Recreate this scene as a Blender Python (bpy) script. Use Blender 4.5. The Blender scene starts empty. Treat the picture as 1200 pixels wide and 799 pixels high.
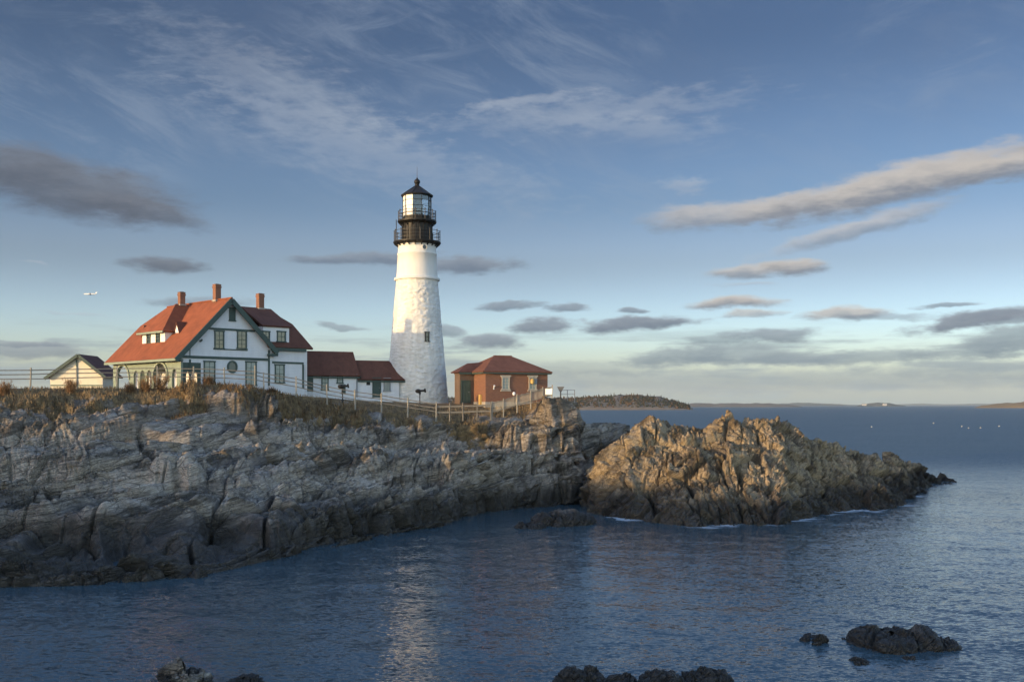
import bpy, bmesh, math, random
import numpy as np
from mathutils import Vector, Matrix, Euler
random.seed(7); rng = np.random.default_rng(7)
C = bpy.context.scene.collection
scene = bpy.context.scene
R = math.radians
HC = 10.0                                    # eye height above the water
SUN_AZ_DIR = Vector((-0.82, -0.572)).normalized()
SUN_EL = R(6.4)

# ------------------------------------------------------------------ helpers
def at(px, py, Y):
    """a sight line of the survey photograph, followed to depth Y"""
    return Vector(((px-600)/1200*Y, Y, HC+(474-py)/1200*Y))
def on_water(px, py):
    Y = HC*1200/(py-474)
    return Vector(((px-600)/1200*Y, Y, 0))

def tag(o, label=None, cat=None, group=None, kind=None):
    if label: o['label'] = label
    if cat: o['category'] = cat
    if group: o['group'] = group
    if kind: o['kind'] = kind
    return o
def empty(name, loc, rz=0, **kw):
    o = bpy.data.objects.new(name, None); C.objects.link(o)
    o.location = loc; o.rotation_euler = (0, 0, rz); o.empty_display_size = .3
    return tag(o, **kw)

class MB:
    def __init__(s): s.bm = bmesh.new()
    def box(s, c, size, rot=None, off=None):
        m = Matrix.Translation(c) @ (rot.to_4x4() if rot is not None else Matrix.Identity(4)) @ Matrix.Diagonal((*size, 1))
        bmesh.ops.create_cube(s.bm, size=1, matrix=m); return s
    def bar(s, a, b, w, h=None):
        a, b = Vector(a), Vector(b); d = b-a; L = d.length
        q = d.to_track_quat('Y', 'Z').to_matrix()
        return s.box((a+b)/2, (w, L, h or w), q)
    def cone(s, a, b, r1, r2, n=12, caps=True):
        a, b = Vector(a), Vector(b); d = b-a
        q = d.to_track_quat('Z', 'Y').to_matrix().to_4x4()
        bmesh.ops.create_cone(s.bm, cap_ends=caps, cap_tris=False, segments=n, radius1=max(r1, 1e-4), radius2=max(r2, 1e-4), depth=d.length,
                              matrix=Matrix.Translation((a+b)/2) @ q); return s
    def lathe(s, prof, n=48, c=(0, 0, 0), cap=True, a0=0, a1=2*math.pi):
        full = abs(a1-a0-2*math.pi) < 1e-6
        rings = []
        for r, z in prof:
            rings.append([s.bm.verts.new((c[0]+r*math.cos(a0+(a1-a0)*i/n), c[1]+r*math.sin(a0+(a1-a0)*i/n), c[2]+z)) for i in range(n if full else n+1)])
        for r0, r1 in zip(rings, rings[1:]):
            m = len(r0)
            for i in range(m if full else m-1):
                j = (i+1) % m
                try: s.bm.faces.new((r0[i], r0[j], r1[j], r1[i]))
                except ValueError: pass
        if cap and full:
            if prof[0][0] > 1e-3: s.bm.faces.new(list(reversed(rings[0])))
            if prof[-1][0] > 1e-3: s.bm.faces.new(rings[-1])
        return s
    def sphere(s, c, r, sc=(1, 1, 1), u=12, v=8):
        bmesh.ops.create_uvsphere(s.bm, u_segments=u, v_segments=v, radius=r, matrix=Matrix.Translation(c) @ Matrix.Diagonal((*sc, 1))); return s
    def slab(s, poly, th, d=None):
        """planar polygon given thickness th along -normal (or along d)"""
        P = [Vector(p) for p in poly]
        n = Vector((0, 0, 0))
        for i in range(len(P)):
            a, b = P[i], P[(i+1) % len(P)]
            n += a.cross(b)
        n.normalize()
        if d is None:
            if n.z < 0: P.reverse(); n = -n
            d = -n*th
        else:
            d = Vector(d)*th
            if n.dot(d) > 0: P.reverse()
        t = [s.bm.verts.new(p) for p in P]; b = [s.bm.verts.new(p+d) for p in P]
        s.bm.faces.new(t); s.bm.faces.new(list(reversed(b)))
        for i in range(len(P)):
            j = (i+1) % len(P)
            s.bm.faces.new((t[i], b[i], b[j], t[j]))
        return s
    def plate(s, outer, holes, f, d):
        """flat wall with openings; f maps (a,z) to 3D, d = thickness vector"""
        E = []
        for loop in [outer]+holes:
            vs = [s.bm.verts.new(f(*p)) for p in loop]
            E += [s.bm.edges.new((vs[i], vs[(i+1) % len(vs)])) for i in range(len(vs))]
        r = bmesh.ops.triangle_fill(s.bm, use_beauty=True, use_dissolve=False, edges=E)
        F = [g for g in r['geom'] if isinstance(g, bmesh.types.BMFace)]
        e = bmesh.ops.extrude_face_region(s.bm, geom=F, use_keep_orig=True)
        bmesh.ops.translate(s.bm, vec=d, verts=[g for g in e['geom'] if isinstance(g, bmesh.types.BMVert)])
        return s
    def build(s, name, mat, parent=None, smooth=False, fix=True, **kw):
        if fix: bmesh.ops.recalc_face_normals(s.bm, faces=s.bm.faces[:])
        me = bpy.data.meshes.new(name); s.bm.to_mesh(me); s.bm.free()
        if smooth:
            me.polygons.foreach_set('use_smooth', np.ones(len(me.polygons), bool))
        me.materials.append(mat)
        o = bpy.data.objects.new(name, me); C.objects.link(o)
        if parent is not None: o.parent = parent
        return tag(o, **kw)

def arch(c, w, z0, zs, n=10):
    """arched opening: centre c, width w, bottom z0, spring zs"""
    r = w/2
    return [(c-r, z0), (c+r, z0)] + [(c+r*math.cos(math.pi*i/n), zs+r*math.sin(math.pi*i/n)) for i in range(n+1)]

def mesh_np(name, V, F, mat, smooth=True, parent=None, attrs=None, **kw):
    me = bpy.data.meshes.new(name)
    V = np.ascontiguousarray(V, np.float32); F = np.ascontiguousarray(F, np.int32)
    k = F.shape[1]
    me.vertices.add(len(V)); me.vertices.foreach_set('co', V.ravel())
    me.loops.add(F.size); me.loops.foreach_set('vertex_index', F.ravel())
    me.polygons.add(len(F)); me.polygons.foreach_set('loop_start', np.arange(0, F.size, k, dtype=np.int32))
    try: me.polygons.foreach_set('loop_total', np.full(len(F), k, np.int32))
    except Exception: pass
    if smooth: me.polygons.foreach_set('use_smooth', np.ones(len(F), bool))
    me.update(calc_edges=True); me.validate()
    for n, a in (attrs or {}).items():
        at_ = me.attributes.new(n, 'FLOAT', 'POINT'); at_.data.foreach_set('value', np.ascontiguousarray(a, np.float32))
    me.materials.append(mat)
    o = bpy.data.objects.new(name, me); C.objects.link(o)
    if parent is not None: o.parent = parent
    return tag(o, **kw)

def grid_faces(nr, nc):
    i = np.arange((nr-1)*nc).reshape(nr-1, nc)[:, :-1].ravel()
    return np.stack([i, i+1, i+nc+1, i+nc], 1)

# ------------------------------------------------------------------ noise (numpy)
def _h(ix, iy, iz, seed):
    h = (ix.astype(np.uint32)*np.uint32(374761393) + iy.astype(np.uint32)*np.uint32(668265263) + iz.astype(np.uint32)*np.uint32(2147483647) + np.uint32(seed*1013904223 & 0xffffffff))
    h = (h ^ (h >> np.uint32(13)))*np.uint32(1274126177)
    h = (h ^ (h >> np.uint32(16)))*np.uint32(2246822519)
    return h ^ (h >> np.uint32(15))
def _r(h): return (h & np.uint32(0xffffff)).astype(np.float32)/np.float32(16777216)
def gnoise(P, seed=0):
    P = P.astype(np.float32); I = np.floor(P).astype(np.int32); f = P-I
    w = f*f*f*(f*(f*6-15)+10); out = 0
    for dx in (0, 1):
        wx = w[:, 0] if dx else 1-w[:, 0]
        for dy in (0, 1):
            wy = w[:, 1] if dy else 1-w[:, 1]
            for dz in (0, 1):
                wz = w[:, 2] if dz else 1-w[:, 2]
                h = _h(I[:, 0]+dx, I[:, 1]+dy, I[:, 2]+dz, seed)
                g = (((h & np.uint32(1023)).astype(np.float32)/511.5-1)*(f[:, 0]-dx) + (((h >> np.uint32(10)) & np.uint32(1023)).astype(np.float32)/511.5-1)*(f[:, 1]-dy)
                     + (((h >> np.uint32(20)) & np.uint32(1023)).astype(np.float32)/511.5-1)*(f[:, 2]-dz))
                out = out + wx*wy*wz*g
    return out
def fbm(P, octv=4, seed=0, gain=.5, lac=2.03):
    a, s, o = 1., 0, 0
    for k in range(octv):
        o = o + a*gnoise(P, seed+k*17); P = P*lac+11.3; a *= gain
    return o
def ridged(P, octv=4, seed=0, gain=.5):
    a, o = 1., 0
    for k in range(octv):
        o = o + a*(1-np.abs(gnoise(P, seed+k*13))*2.2); P = P*2.07+5.7; a *= gain
    return o
def voro(P, seed=0, rel=False):
    """F1, F2 and the random values of the nearest cell (8 neighbours); rel adds the offset from its centre"""
    P = P.astype(np.float32)
    I = np.floor(P-.5).astype(np.int32); N = len(P)
    F1 = np.full(N, 9, np.float32); F2 = np.full(N, 9, np.float32); ID = np.zeros(N, np.uint32); ID2 = np.zeros(N, np.uint32); D = np.zeros((N, 3), np.float32)
    for dx in (0, 1):
        for dy in (0, 1):
            for dz in (0, 1):
                a, b, c = I[:, 0]+dx, I[:, 1]+dy, I[:, 2]+dz
                h = _h(a, b, c, seed); h2 = _h(a, b, c, seed+71)
                r = np.stack([P[:, 0]-(a+.2+.6*_r(h)), P[:, 1]-(b+.2+.6*_r(h >> np.uint32(8))), P[:, 2]-(c+.2+.6*_r(h2))], 1)
                d = (r*r).sum(1); n = d < F1
                F2 = np.where(n, F1, np.minimum(F2, d)); ID = np.where(n, h2, ID); ID2 = np.where(n, h, ID2)
                D = np.where(n[:, None], r, D); F1 = np.where(n, d, F1)
    o = (np.sqrt(F1), np.sqrt(F2), _r(ID >> np.uint32(7)), _r(ID2 >> np.uint32(3)))
    if rel: o += (D, _r(ID2 >> np.uint32(6))-.5, _r(ID >> np.uint32(4))-.5)
    return o
def sstep(a, b, x):
    t = np.clip((x-a)/(b-a), 0, 1); return t*t*(3-2*t)

def frame_from(nb, strike):
    nb = np.array(nb, np.float32); nb /= np.linalg.norm(nb)
    s = np.array(strike, np.float32); s -= nb*(s@nb); s /= np.linalg.norm(s)
    return np.stack([s, np.cross(nb, s), nb])          # rows: strike, down-dip, bedding normal

def facets(Q, sc, seed, off, tilt, crack, cw=.14):
    """one generation of joint-bounded blocks: each cell shifted by its own amount, its face tilted its own way, its joints opened"""
    f1, f2, i1, i2, D, gx, gy = voro(Q/np.array(sc), seed, True)
    e = np.clip((f2-f1)/cw, 0, 1)
    return (i1-.5)*off+(gx*D[:, 0]+gy*D[:, 1])*tilt*2-(1-e)*crack
def rock_disp(P, Fm, seed=0, size=1.0, terr=1.0, kind='slab'):
    """displacement of fractured, bedded rock: returns (along the surface normal, along the bedding normal)"""
    W = np.stack([fbm(P/9/size, 2, seed+1), fbm(P/9/size+31, 2, seed+2), fbm(P/9/size+77, 2, seed+3)], 1)*.9*size
    Q = (P+W) @ Fm.T
    if kind == 'slab':
        reg = np.clip(.5+2.6*fbm(P/14, 2, seed+8), .08, 1.1)            # calmer and more broken ground
        d = fbm(P/12/size, 3, seed+5)*.9
        d = d + facets(Q, np.array([12, 5.0, 1.9])*size, seed+9, .8, .8, 1.1, .05)
        d = d + facets(Q, np.array([4.6, 2.2, .8])*size, seed+19, .7, .7, .65, .08)*(.25+.75*reg)
        d = d + facets(Q, np.array([1.7, .9, .32])*size, seed+29, .36, .36, .32, .11)*reg
        d = d + facets(Q, np.array([.62, .4, .16])*size, seed+39, .16, .16, .12, .13)*reg
        d = d + fbm(Q/np.array([2.2, .8, .14])/size, 3, seed+41)*.10
        T, k1, T2, k2 = 1.3*size, .9, .4*size, .9
        h0 = P[:, 2]+.04*P[:, 0]+fbm(P/10, 2, seed+67)*1.2; T0 = 2.7*size; s0 = np.floor(h0/T0); f0 = h0/T0-s0
        bench = (sstep(.74, .97, f0)-f0)*T0*.88
    else:
        bench = 0
        d = fbm(P/8/size, 2, seed+5)*.8
        d = d + facets(Q, np.array([7.5, 4.8, 2.4])*size, seed+9, .8, 1.1, 1.1, .06)
        d = d + facets(Q, np.array([3.2, 2.1, .9])*size, seed+19, .4, .5, .5, .08)
        d = d + facets(Q, np.array([1.2, .8, .4])*size, seed+29, .2, .26, .22, .11)
        d = d + facets(Q, np.array([.5, .35, .2])*size, seed+39, .1, .12, .1, .13)
        T, k1, T2, k2 = 1.5*size, .4, .5*size, .6
    # bedding steps
    h = Q[:, 2]+fbm(P/9, 2, seed+61)*.5
    st = np.floor(h/T); fr = h/T-st; b1 = (sstep(.78, .98, fr)-fr)*T*k1
    st = np.floor(h/T2); fr = h/T2-st; b2 = (sstep(.7, .97, fr)-fr)*T2*k2
    return d*size, (b1+b2+bench)*terr

def vnormals(G):
    du = np.gradient(G, axis=1); dv = np.gradient(G, axis=0)
    n = np.cross(du, dv); n /= np.linalg.norm(n, axis=2, keepdims=True)+1e-9
    return n
def blur(G, k):
    for ax in (0, 1):
        for _ in range(2):
            p = [(0, 0)]*G.ndim; p[ax] = (k, k)
            A = np.cumsum(np.pad(G, p, mode='edge'), axis=ax)
            n = G.shape[ax]
            lo = np.take(A, np.arange(0, n), axis=ax); hi = np.take(A, np.arange(0, n)+2*k, axis=ax)
            G = (hi-lo)/(2*k)
    return G

# ------------------------------------------------------------------ materials
def nodes_of(name):
    m = bpy.data.materials.new(name); m.use_nodes = True
    nt = m.node_tree; nt.nodes.clear()
    return m, nt
class NT:
    """small node-tree writer"""
    def __init__(s, nt): s.nt = nt
    def n(s, t, **kw):
        nd = s.nt.nodes.new(t)
        for k, v in kw.items(): setattr(nd, k, v)
        return nd
    def l(s, a, b): s.nt.links.new(a, b)
    def put(s, sock, v):
        if isinstance(v, bpy.types.NodeSocket): s.l(v, sock)
        elif v is not None:
            if isinstance(v, (tuple, list)) and len(v) == 3 and len(sock.default_value) == 4: v = (*v, 1)
            sock.default_value = v
    def math(s, op, a, b=None, c=None, clamp=False):
        nd = s.n('ShaderNodeMath', operation=op, use_clamp=clamp)
        s.put(nd.inputs[0], a); s.put(nd.inputs[1], b); s.put(nd.inputs[2], c) if c is not None else None
        return nd.outputs[0]
    def mix(s, f, a, b, blend='MIX'):
        nd = s.n('ShaderNodeMix', data_type='RGBA', blend_type=blend)
        s.put(nd.inputs[0], f); s.put(nd.inputs[6], a); s.put(nd.inputs[7], b)
        return nd.outputs[2]
    def mr(s, v, a, b, c=0., d=1., smooth=False):
        nd = s.n('ShaderNodeMapRange'); nd.interpolation_type = 'SMOOTHSTEP' if smooth else 'LINEAR'
        s.put(nd.inputs[0], v); 
        for i, x in enumerate((a, b, c, d)): s.put(nd.inputs[i+1], x)
        return nd.outputs[0]
    def noise(s, vec, scale, detail=3, rough=.55, dist=0., out=0):
        nd = s.n('ShaderNodeTexNoise'); s.put(nd.inputs['Vector'], vec)
        nd.inputs['Scale'].default_value = scale; nd.inputs['Detail'].default_value = detail; nd.inputs['Roughness'].default_value = rough; nd.inputs['Distortion'].default_value = dist
        return nd.outputs[out]
    def mapping(s, vec, loc=(0, 0, 0), rot=(0, 0, 0), sc=(1, 1, 1), vt='POINT'):
        nd = s.n('ShaderNodeMapping', vector_type=vt); s.put(nd.inputs[0], vec)
        nd.inputs['Location'].default_value = loc; nd.inputs['Rotation'].default_value = rot; nd.inputs['Scale'].default_value = sc
        return nd.outputs[0]
    def bump(s, h, strength=.3, dist=.05, normal=None):
        nd = s.n('ShaderNodeBump'); s.put(nd.inputs['Height'], h); s.put(nd.inputs['Strength'], strength); nd.inputs['Distance'].default_value = dist
        if normal is not None: s.l(normal, nd.inputs['Normal'])
        return nd.outputs[0]
    def principled(s, col, rough=.8, normal=None, metal=0., spec=.4, **kw):
        b = s.n('ShaderNodeBsdfPrincipled'); s.put(b.inputs['Base Color'], col); s.put(b.inputs['Roughness'], rough); b.inputs['Metallic'].default_value = metal
        b.inputs['Specular IOR Level'].default_value = spec
        if normal is not None: s.l(normal, b.inputs['Normal'])
        for k, v in kw.items(): s.put(b.inputs[k], v)
        o = s.n('ShaderNodeOutputMaterial'); s.l(b.outputs[0], o.inputs[0]); return b

def pm(name, col, var=.18, scale=2.0, rough=.75, bump=.15, bscale=14, metal=0., bands=None, spec=.35, streak=True):
    """paint / stone / wood with weathering: large stains, vertical streaks, fine bump, optional courses (spacing in m)"""
    m, nt = nodes_of(name); w = NT(nt)
    tc = w.n('ShaderNodeTexCoord').outputs['Object']
    n1 = w.noise(tc, scale, 5, .6); n2 = w.noise(w.mapping(tc, sc=(1, 1, .12)), scale*4, 3)
    f = w.math('ADD', w.math('MULTIPLY', w.math('SUBTRACT', n1, .5), 1.6), w.math('MULTIPLY', w.math('SUBTRACT', n2, .5), 1.0 if streak else 0))
    dark = tuple(c*(1-var) for c in col); lite = tuple(min(1, c*(1+var*.7)) for c in col)
    c = w.mix(w.mr(f, -.5, .5), dark, lite)
    hgt = w.noise(tc, bscale, 4)
    nrm = w.bump(hgt, bump, .03)
    if bands:
        z = w.n('ShaderNodeSeparateXYZ'); w.l(tc, z.inputs[0])
        fr = w.math('FRACT', w.math('DIVIDE', z.outputs[2], bands))
        edge = w.mr(fr, 0, .25, 0, 1)
        c = w.mix(w.math('MULTIPLY', w.math('SUBTRACT', 1, edge), .22), c, tuple(x*.55 for x in col))
        nrm = w.bump(fr, .5, .03, nrm)
    w.principled(c, rough, nrm, metal, spec)
    return m
# ------------------------------------------------------------------ camera, light, sky
cam = bpy.data.cameras.new('camera'); co = bpy.data.objects.new('camera', cam); C.objects.link(co)
co.location = (0, 0, HC); co.rotation_euler = (R(90), 0, 0)
cam.sensor_width = 36; cam.lens = 36; cam.shift_y = 74.5/1200; cam.clip_start = .5; cam.clip_end = 200000
scene.camera = co

sun = bpy.data.lights.new('sun', 'SUN'); so = bpy.data.objects.new('sun', sun); C.objects.link(so)
sdir = Vector((SUN_AZ_DIR.x*math.cos(SUN_EL), SUN_AZ_DIR.y*math.cos(SUN_EL), math.sin(SUN_EL)))
so.rotation_euler = sdir.to_track_quat('Z', 'Y').to_euler()
sun.energy = 4.6; sun.angle = R(.5); sun.color = (1, .67, .31)
so.location = sdir*300

vs = scene.view_settings
scene.display_settings.display_device = 'sRGB'
vs.view_transform = 'Standard'; vs.look = 'None'; vs.exposure = 0; vs.gamma = 1; vs.use_curve_mapping = False
cy = scene.cycles
cy.use_denoising = True; cy.max_bounces = 6; cy.diffuse_bounces = 3; cy.glossy_bounces = 3; cy.transmission_bounces = 4; cy.volume_bounces = 0; cy.transparent_max_bounces = 6
cy.caustics_reflective = False; cy.caustics_refractive = False
try: cy.denoising_input_passes = 'RGB_ALBEDO_NORMAL'
except Exception: pass

SKY_STRENGTH = .12
def make_world():
    wd = bpy.data.worlds.new('World'); scene.world = wd; wd.use_nodes = True
    nt = wd.node_tree; nt.nodes.clear(); w = NT(nt)
    sky = w.n('ShaderNodeTexSky', sky_type='NISHITA'); sky.sun_disc = False
    sky.sun_elevation = SUN_EL; sky.sun_rotation = math.atan2(sdir.x, sdir.y)
    sky.air_density = 1.0; sky.dust_density = .6; sky.ozone_density = 2.0
    tc = w.n('ShaderNodeTexCoord').outputs['Generated']
    sp = w.n('ShaderNodeSeparateXYZ'); w.l(tc, sp.inputs[0]); x, y, z = sp.outputs
    az = w.math('ARCTAN2', x, y)
    el = w.math('ARCSINE', z)
    cb = w.n('ShaderNodeCombineXYZ'); w.l(az, cb.inputs[0]); w.l(el, cb.inputs[1]); uv = cb.outputs[0]
    # clear air: the Nishita sky, graded by elevation (pale green-cream at the horizon, slate blue overhead)
    rp = w.n('ShaderNodeValToRGB'); w.l(w.mr(el, 0, .75), rp.inputs[0])
    cr = rp.color_ramp; cr.interpolation = 'EASE'
    stops = SKY_RAMP
    while len(cr.elements) < len(stops): cr.elements.new(.5)
    for e, (p, c) in zip(cr.elements, stops): e.position = p; e.color = (*c, 1)
    # scale that carries the elevation grade and the added sky fill
    vmul = w.n('ShaderNodeVectorMath', operation='SCALE'); w.l(rp.outputs[0], vmul.inputs[0])
    # sky behind the camera and overhead boosted out of view as added fill
    rear_fill = w.math('MULTIPLY', w.mr(y, .25, -.35, 0, 1, True), REAR_FILL)
    zen = w.math('MULTIPLY', w.mr(z, .39, .80, 0, 1, True), ZENITH_FILL)
    bright = w.math('ADD', 1, w.math('MAXIMUM', rear_fill, zen))
    w.l(w.math('MULTIPLY', bright, 3.0), vmul.inputs['Scale'])
    col = w.mix(1.0, sky.outputs[0], vmul.outputs[0], 'MULTIPLY')
    col = w.mix(w.mr(y, .25, -.35, 0, .8, True), col, (1.16, 1.0, .74), 'MULTIPLY')      # warm tint of the added rear fill
    col = w.mix(w.mr(z, .4, .75, 0, 1, True), col, (1.08, 1.0, .90), 'MULTIPLY')
    # shared warp
    wn = w.n('ShaderNodeTexNoise'); w.l(w.mapping(uv, sc=(1, 2.4, 1)), wn.inputs['Vector']); wn.inputs['Scale'].default_value = 16; wn.inputs['Detail'].default_value = 5; wn.inputs['Roughness'].default_value = .55
    vm = w.n('ShaderNodeVectorMath', operation='SUBTRACT'); w.l(wn.outputs['Color'], vm.inputs[0]); vm.inputs[1].default_value = (.5, .5, .5)
    vsx = w.n('ShaderNodeVectorMath', operation='MULTIPLY'); w.l(vm.outputs[0], vsx.inputs[0]); vsx.inputs[1].default_value = (.055, .017, 0)
    va = w.n('ShaderNodeVectorMath', operation='ADD'); w.l(uv, va.inputs[0]); w.l(vsx.outputs[0], va.inputs[1]); uvw = va.outputs[0]
    fine = w.noise(w.mapping(uv, rot=(0, 0, R(-12)), sc=(1, 3.2, 1)), 34, 6, .62)
    # cirrus: streaks fanned across the upper sky
    def cirrus(rot, sc, thr, amt, u0, u1, seed, bthr=.40):
        m = w.mapping(w.mapping(uv, loc=(seed, seed*.7, 0), rot=(0, 0, R(rot))), sc=sc)
        nn = w.noise(m, 9, 10, .68, .5)
        big = w.noise(w.mapping(uv, loc=(seed*2, 0, 0), sc=(1, 1.5, 1)), 4.6, 3, .5)
        f = w.math('MULTIPLY', w.mr(nn, thr, thr+.3, 0, 1, True), w.mr(big, bthr, bthr+.22, 0, 1, True))
        f = w.math('MULTIPLY', f, w.mr(el, u0, u0+.07, 0, 1, True))
        return w.math('MULTIPLY', f, amt)
    ci = w.math('MAXIMUM', w.math('MULTIPLY', cirrus(21, (1.0, 3.6, 1), .40, .40, .14, 1, 3.1, .34), w.mr(az, .02, .22, 1, .3, True)), cirrus(-9, (1.0, 4.0, 1), .44, .36, .19, 1, 8.3))
    col = w.mix(ci, col, CIRRUS)
    # veil of high grey in the upper right and left corners
    veil = w.noise(w.mapping(uv, loc=(4, 2, 0), sc=(1, 1.7, 1)), 3.2, 4, .5)
    veil = w.math('MULTIPLY', w.mr(veil, .42, .68, 0, .4, True), w.mr(el, .2, .36, 0, 1, True))
    col = w.mix(veil, col, VEIL)
    # thin stratus near the horizon
    st = w.noise(w.mapping(uv, loc=(.3, .11, 0), sc=(1, 9, 1)), 6.5, 7, .58)
    stm = w.math('MULTIPLY', w.mr(st, .47, .62, 0, 1, True), w.math('MULTIPLY', w.mr(el, .0, .012, .4, 1, True), w.mr(el, .045, .085, 1, 0, True)))
    col = w.mix(w.math('MULTIPLY', stm, .75), col, w.mix(w.mr(st, .5, .7), STRAT_A, STRAT_B))
    low = w.mr(el, .0, .042, .55, 0, True)
    col = w.mix(low, col, LOWHAZE)
    for (px, py, a, b, tilt, den, tone) in CLOUDS:
        caz = math.atan((px-600)/1200); cel = math.atan((474-py)/1200*math.cos(caz))
        k = math.cos(caz)
        m = w.mapping(uvw, loc=(caz, cel, 0), rot=(0, 0, R(tilt)), sc=(a/1200*k*k*1.25, b/1200*k*1.3, 1), vt='TEXTURE')
        ln = w.n('ShaderNodeVectorMath', operation='LENGTH'); w.l(m, ln.inputs[0])
        rr = w.math('ADD', ln.outputs['Value'], w.math('MULTIPLY', w.math('SUBTRACT', fine, .5), {'wisp': 2.4, 'dark': .75, 'cream': .9}.get(tone, 1.1)))
        d = w.mr(rr, 1.08, .42 if tone != 'wisp' else .1, 0, den, True)
        sy = w.n('ShaderNodeSeparateXYZ'); w.l(m, sy.inputs[0])
        lit = w.math('ADD', sy.outputs[1], w.math('MULTIPLY', w.math('SUBTRACT', fine, .5), 1.6))
        bot, top = TONES[tone]
        col = w.mix(d, col, w.mix(w.mr(lit, -.75, .8, 0, 1, True), bot, top))
    # below the horizon: dull sea colour (never seen directly)
    col = w.mix(w.mr(z, -.02, -.002, 1, 0), col, (.35, .45, .6))
    bg = w.n('ShaderNodeBackground'); w.l(col, bg.inputs[0]); bg.inputs[1].default_value = SKY_STRENGTH
    o = w.n('ShaderNodeOutputWorld'); w.l(bg.outputs[0], o.inputs[0])
    wd.cycles.sampling_method = 'MANUAL'; wd.cycles.sample_map_resolution = 512

def s2l(*c): return tuple(((v/255+.055)/1.055)**2.4 if v/255 > .04045 else v/255/12.92 for v in c)
def sky_c(*c): return tuple(v/SKY_STRENGTH for v in s2l(*c))      # a displayed sky colour as world radiance
SKY_RAMP = [(p_, tuple(v/3 for v in c_)) for p_, c_ in ((0, (1.4, 1.65, 2.75)), (.081, (1.92, 2.08, 2.95)), (.19, (1.37, 1.27, 1.59)), (.268, (1.03, 1.06, 1.37)), (.472, (.68, .71, .94)), (1, (.62, .66, .88)))]
REAR_FILL, ZENITH_FILL = 4.0, 7.2
CIRRUS = sky_c(150, 165, 185); VEIL = sky_c(98, 116, 146)
STRAT_A = sky_c(150, 168, 176); STRAT_B = sky_c(130, 150, 162); LOWHAZE = sky_c(152, 175, 180)
TONES = {'dark': (sky_c(84, 92, 108), sky_c(112, 118, 130)),
         'grey': (sky_c(100, 114, 134), sky_c(138, 148, 162)),
         'low': (sky_c(112, 132, 148), sky_c(150, 166, 174)),
         'cream': (sky_c(126, 134, 148), sky_c(206, 198, 190)),
         'wisp': (sky_c(160, 172, 190), sky_c(190, 196, 204))}
CLOUDS = [
 # px, py, half width, half height, tilt, density, tone
 (900, 446, 420, 13, 0, .55, 'low'), (150, 440, 260, 10, 0, .5, 'low'), (640, 432, 160, 10, 0, .45, 'low'), (1150, 432, 150, 12, 0, .5, 'low'),
 (570, 401, 36, 9, 0, .85, 'grey'), (528, 387, 26, 6, -4, .7, 'grey'), (400, 383, 26, 3, 0, .6, 'grey'), (240, 352, 64, 7, 3, .6, 'grey'),
 (40, 413, 70, 11, 0, .7, 'grey'), (30, 404, 50, 3, -4, .6, 'grey'), (90, 368, 40, 2, -4, .35, 'wisp'),
 (790, 418, 60, 11, 3, .8, 'low'), (885, 416, 92, 12, 0, .8, 'low'), (1010, 418, 95, 10, 3, .75, 'low'), (900, 392, 56, 7, 2, .75, 'grey'), (840, 400, 40, 5, 0, .6, 'low'),
 (745, 379, 68, 8, 2, .95, 'grey'), (634, 381, 36, 8, 2, .9, 'grey'), (596, 360, 38, 4, 2, .8, 'grey'), (665, 361, 26, 5, 3, .8, 'grey'), (738, 364, 13, 3.5, 0, .8, 'grey'),
 (985, 369, 46, 7, 0, .85, 'cream'), (1035, 372, 60, 4, 0, .5, 'grey'), (1140, 375, 78, 9, 8, .95, 'grey'), (1200, 372, 60, 8, 8, .8, 'grey'), (1190, 397, 62, 17, 6, .85, 'low'), (1110, 359, 34, 2.5, 0, .7, 'grey'), (1130, 410, 70, 10, 4, .7, 'low'),
 (858, 355, 54, 7, -1, .95, 'cream'), (882, 368, 34, 4, 0, .7, 'cream'), (928, 313, 36, 8, 0, .92, 'cream'), (876, 318, 40, 7, 3, .8, 'cream'), (880, 332, 36, 3, 0, .45, 'wisp'),
 (803, 217, 28, 10, 0, .5, 'wisp'), (850, 252, 90, 15, 2, .75, 'cream'), (1010, 267, 92, 10, 13, .62, 'cream'), (930, 290, 60, 8, 16, .3, 'wisp'),
 (1055, 217, 175, 21, 11, .95, 'cream'), (1180, 195, 130, 13, 5, .85, 'cream'), (925, 243, 80, 14, 9, .62, 'cream'),
 (80, 220, 140, 32, -8, .84, 'dark'), (165, 246, 80, 13, -10, .7, 'dark'), (20, 195, 90, 22, 0, .5, 'dark'),
 (195, 311, 46, 9, 0, .85, 'dark'), (428, 304, 84, 7, 3, .8, 'grey'), (545, 311, 56, 10, 0, .88, 'grey'),
 (690, 134, 190, 18, 3, .32, 'wisp'), (420, 175, 200, 34, -14, .26, 'wisp'), (330, 110, 160, 40, -20, .24, 'wisp'), (740, 150, 110, 14, -4, .28, 'wisp'), (620, 118, 90, 7, 8, .4, 'wisp'), (35, 308, 22, 1.6, -10, .4, 'wisp'),
]
make_world()
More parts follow.
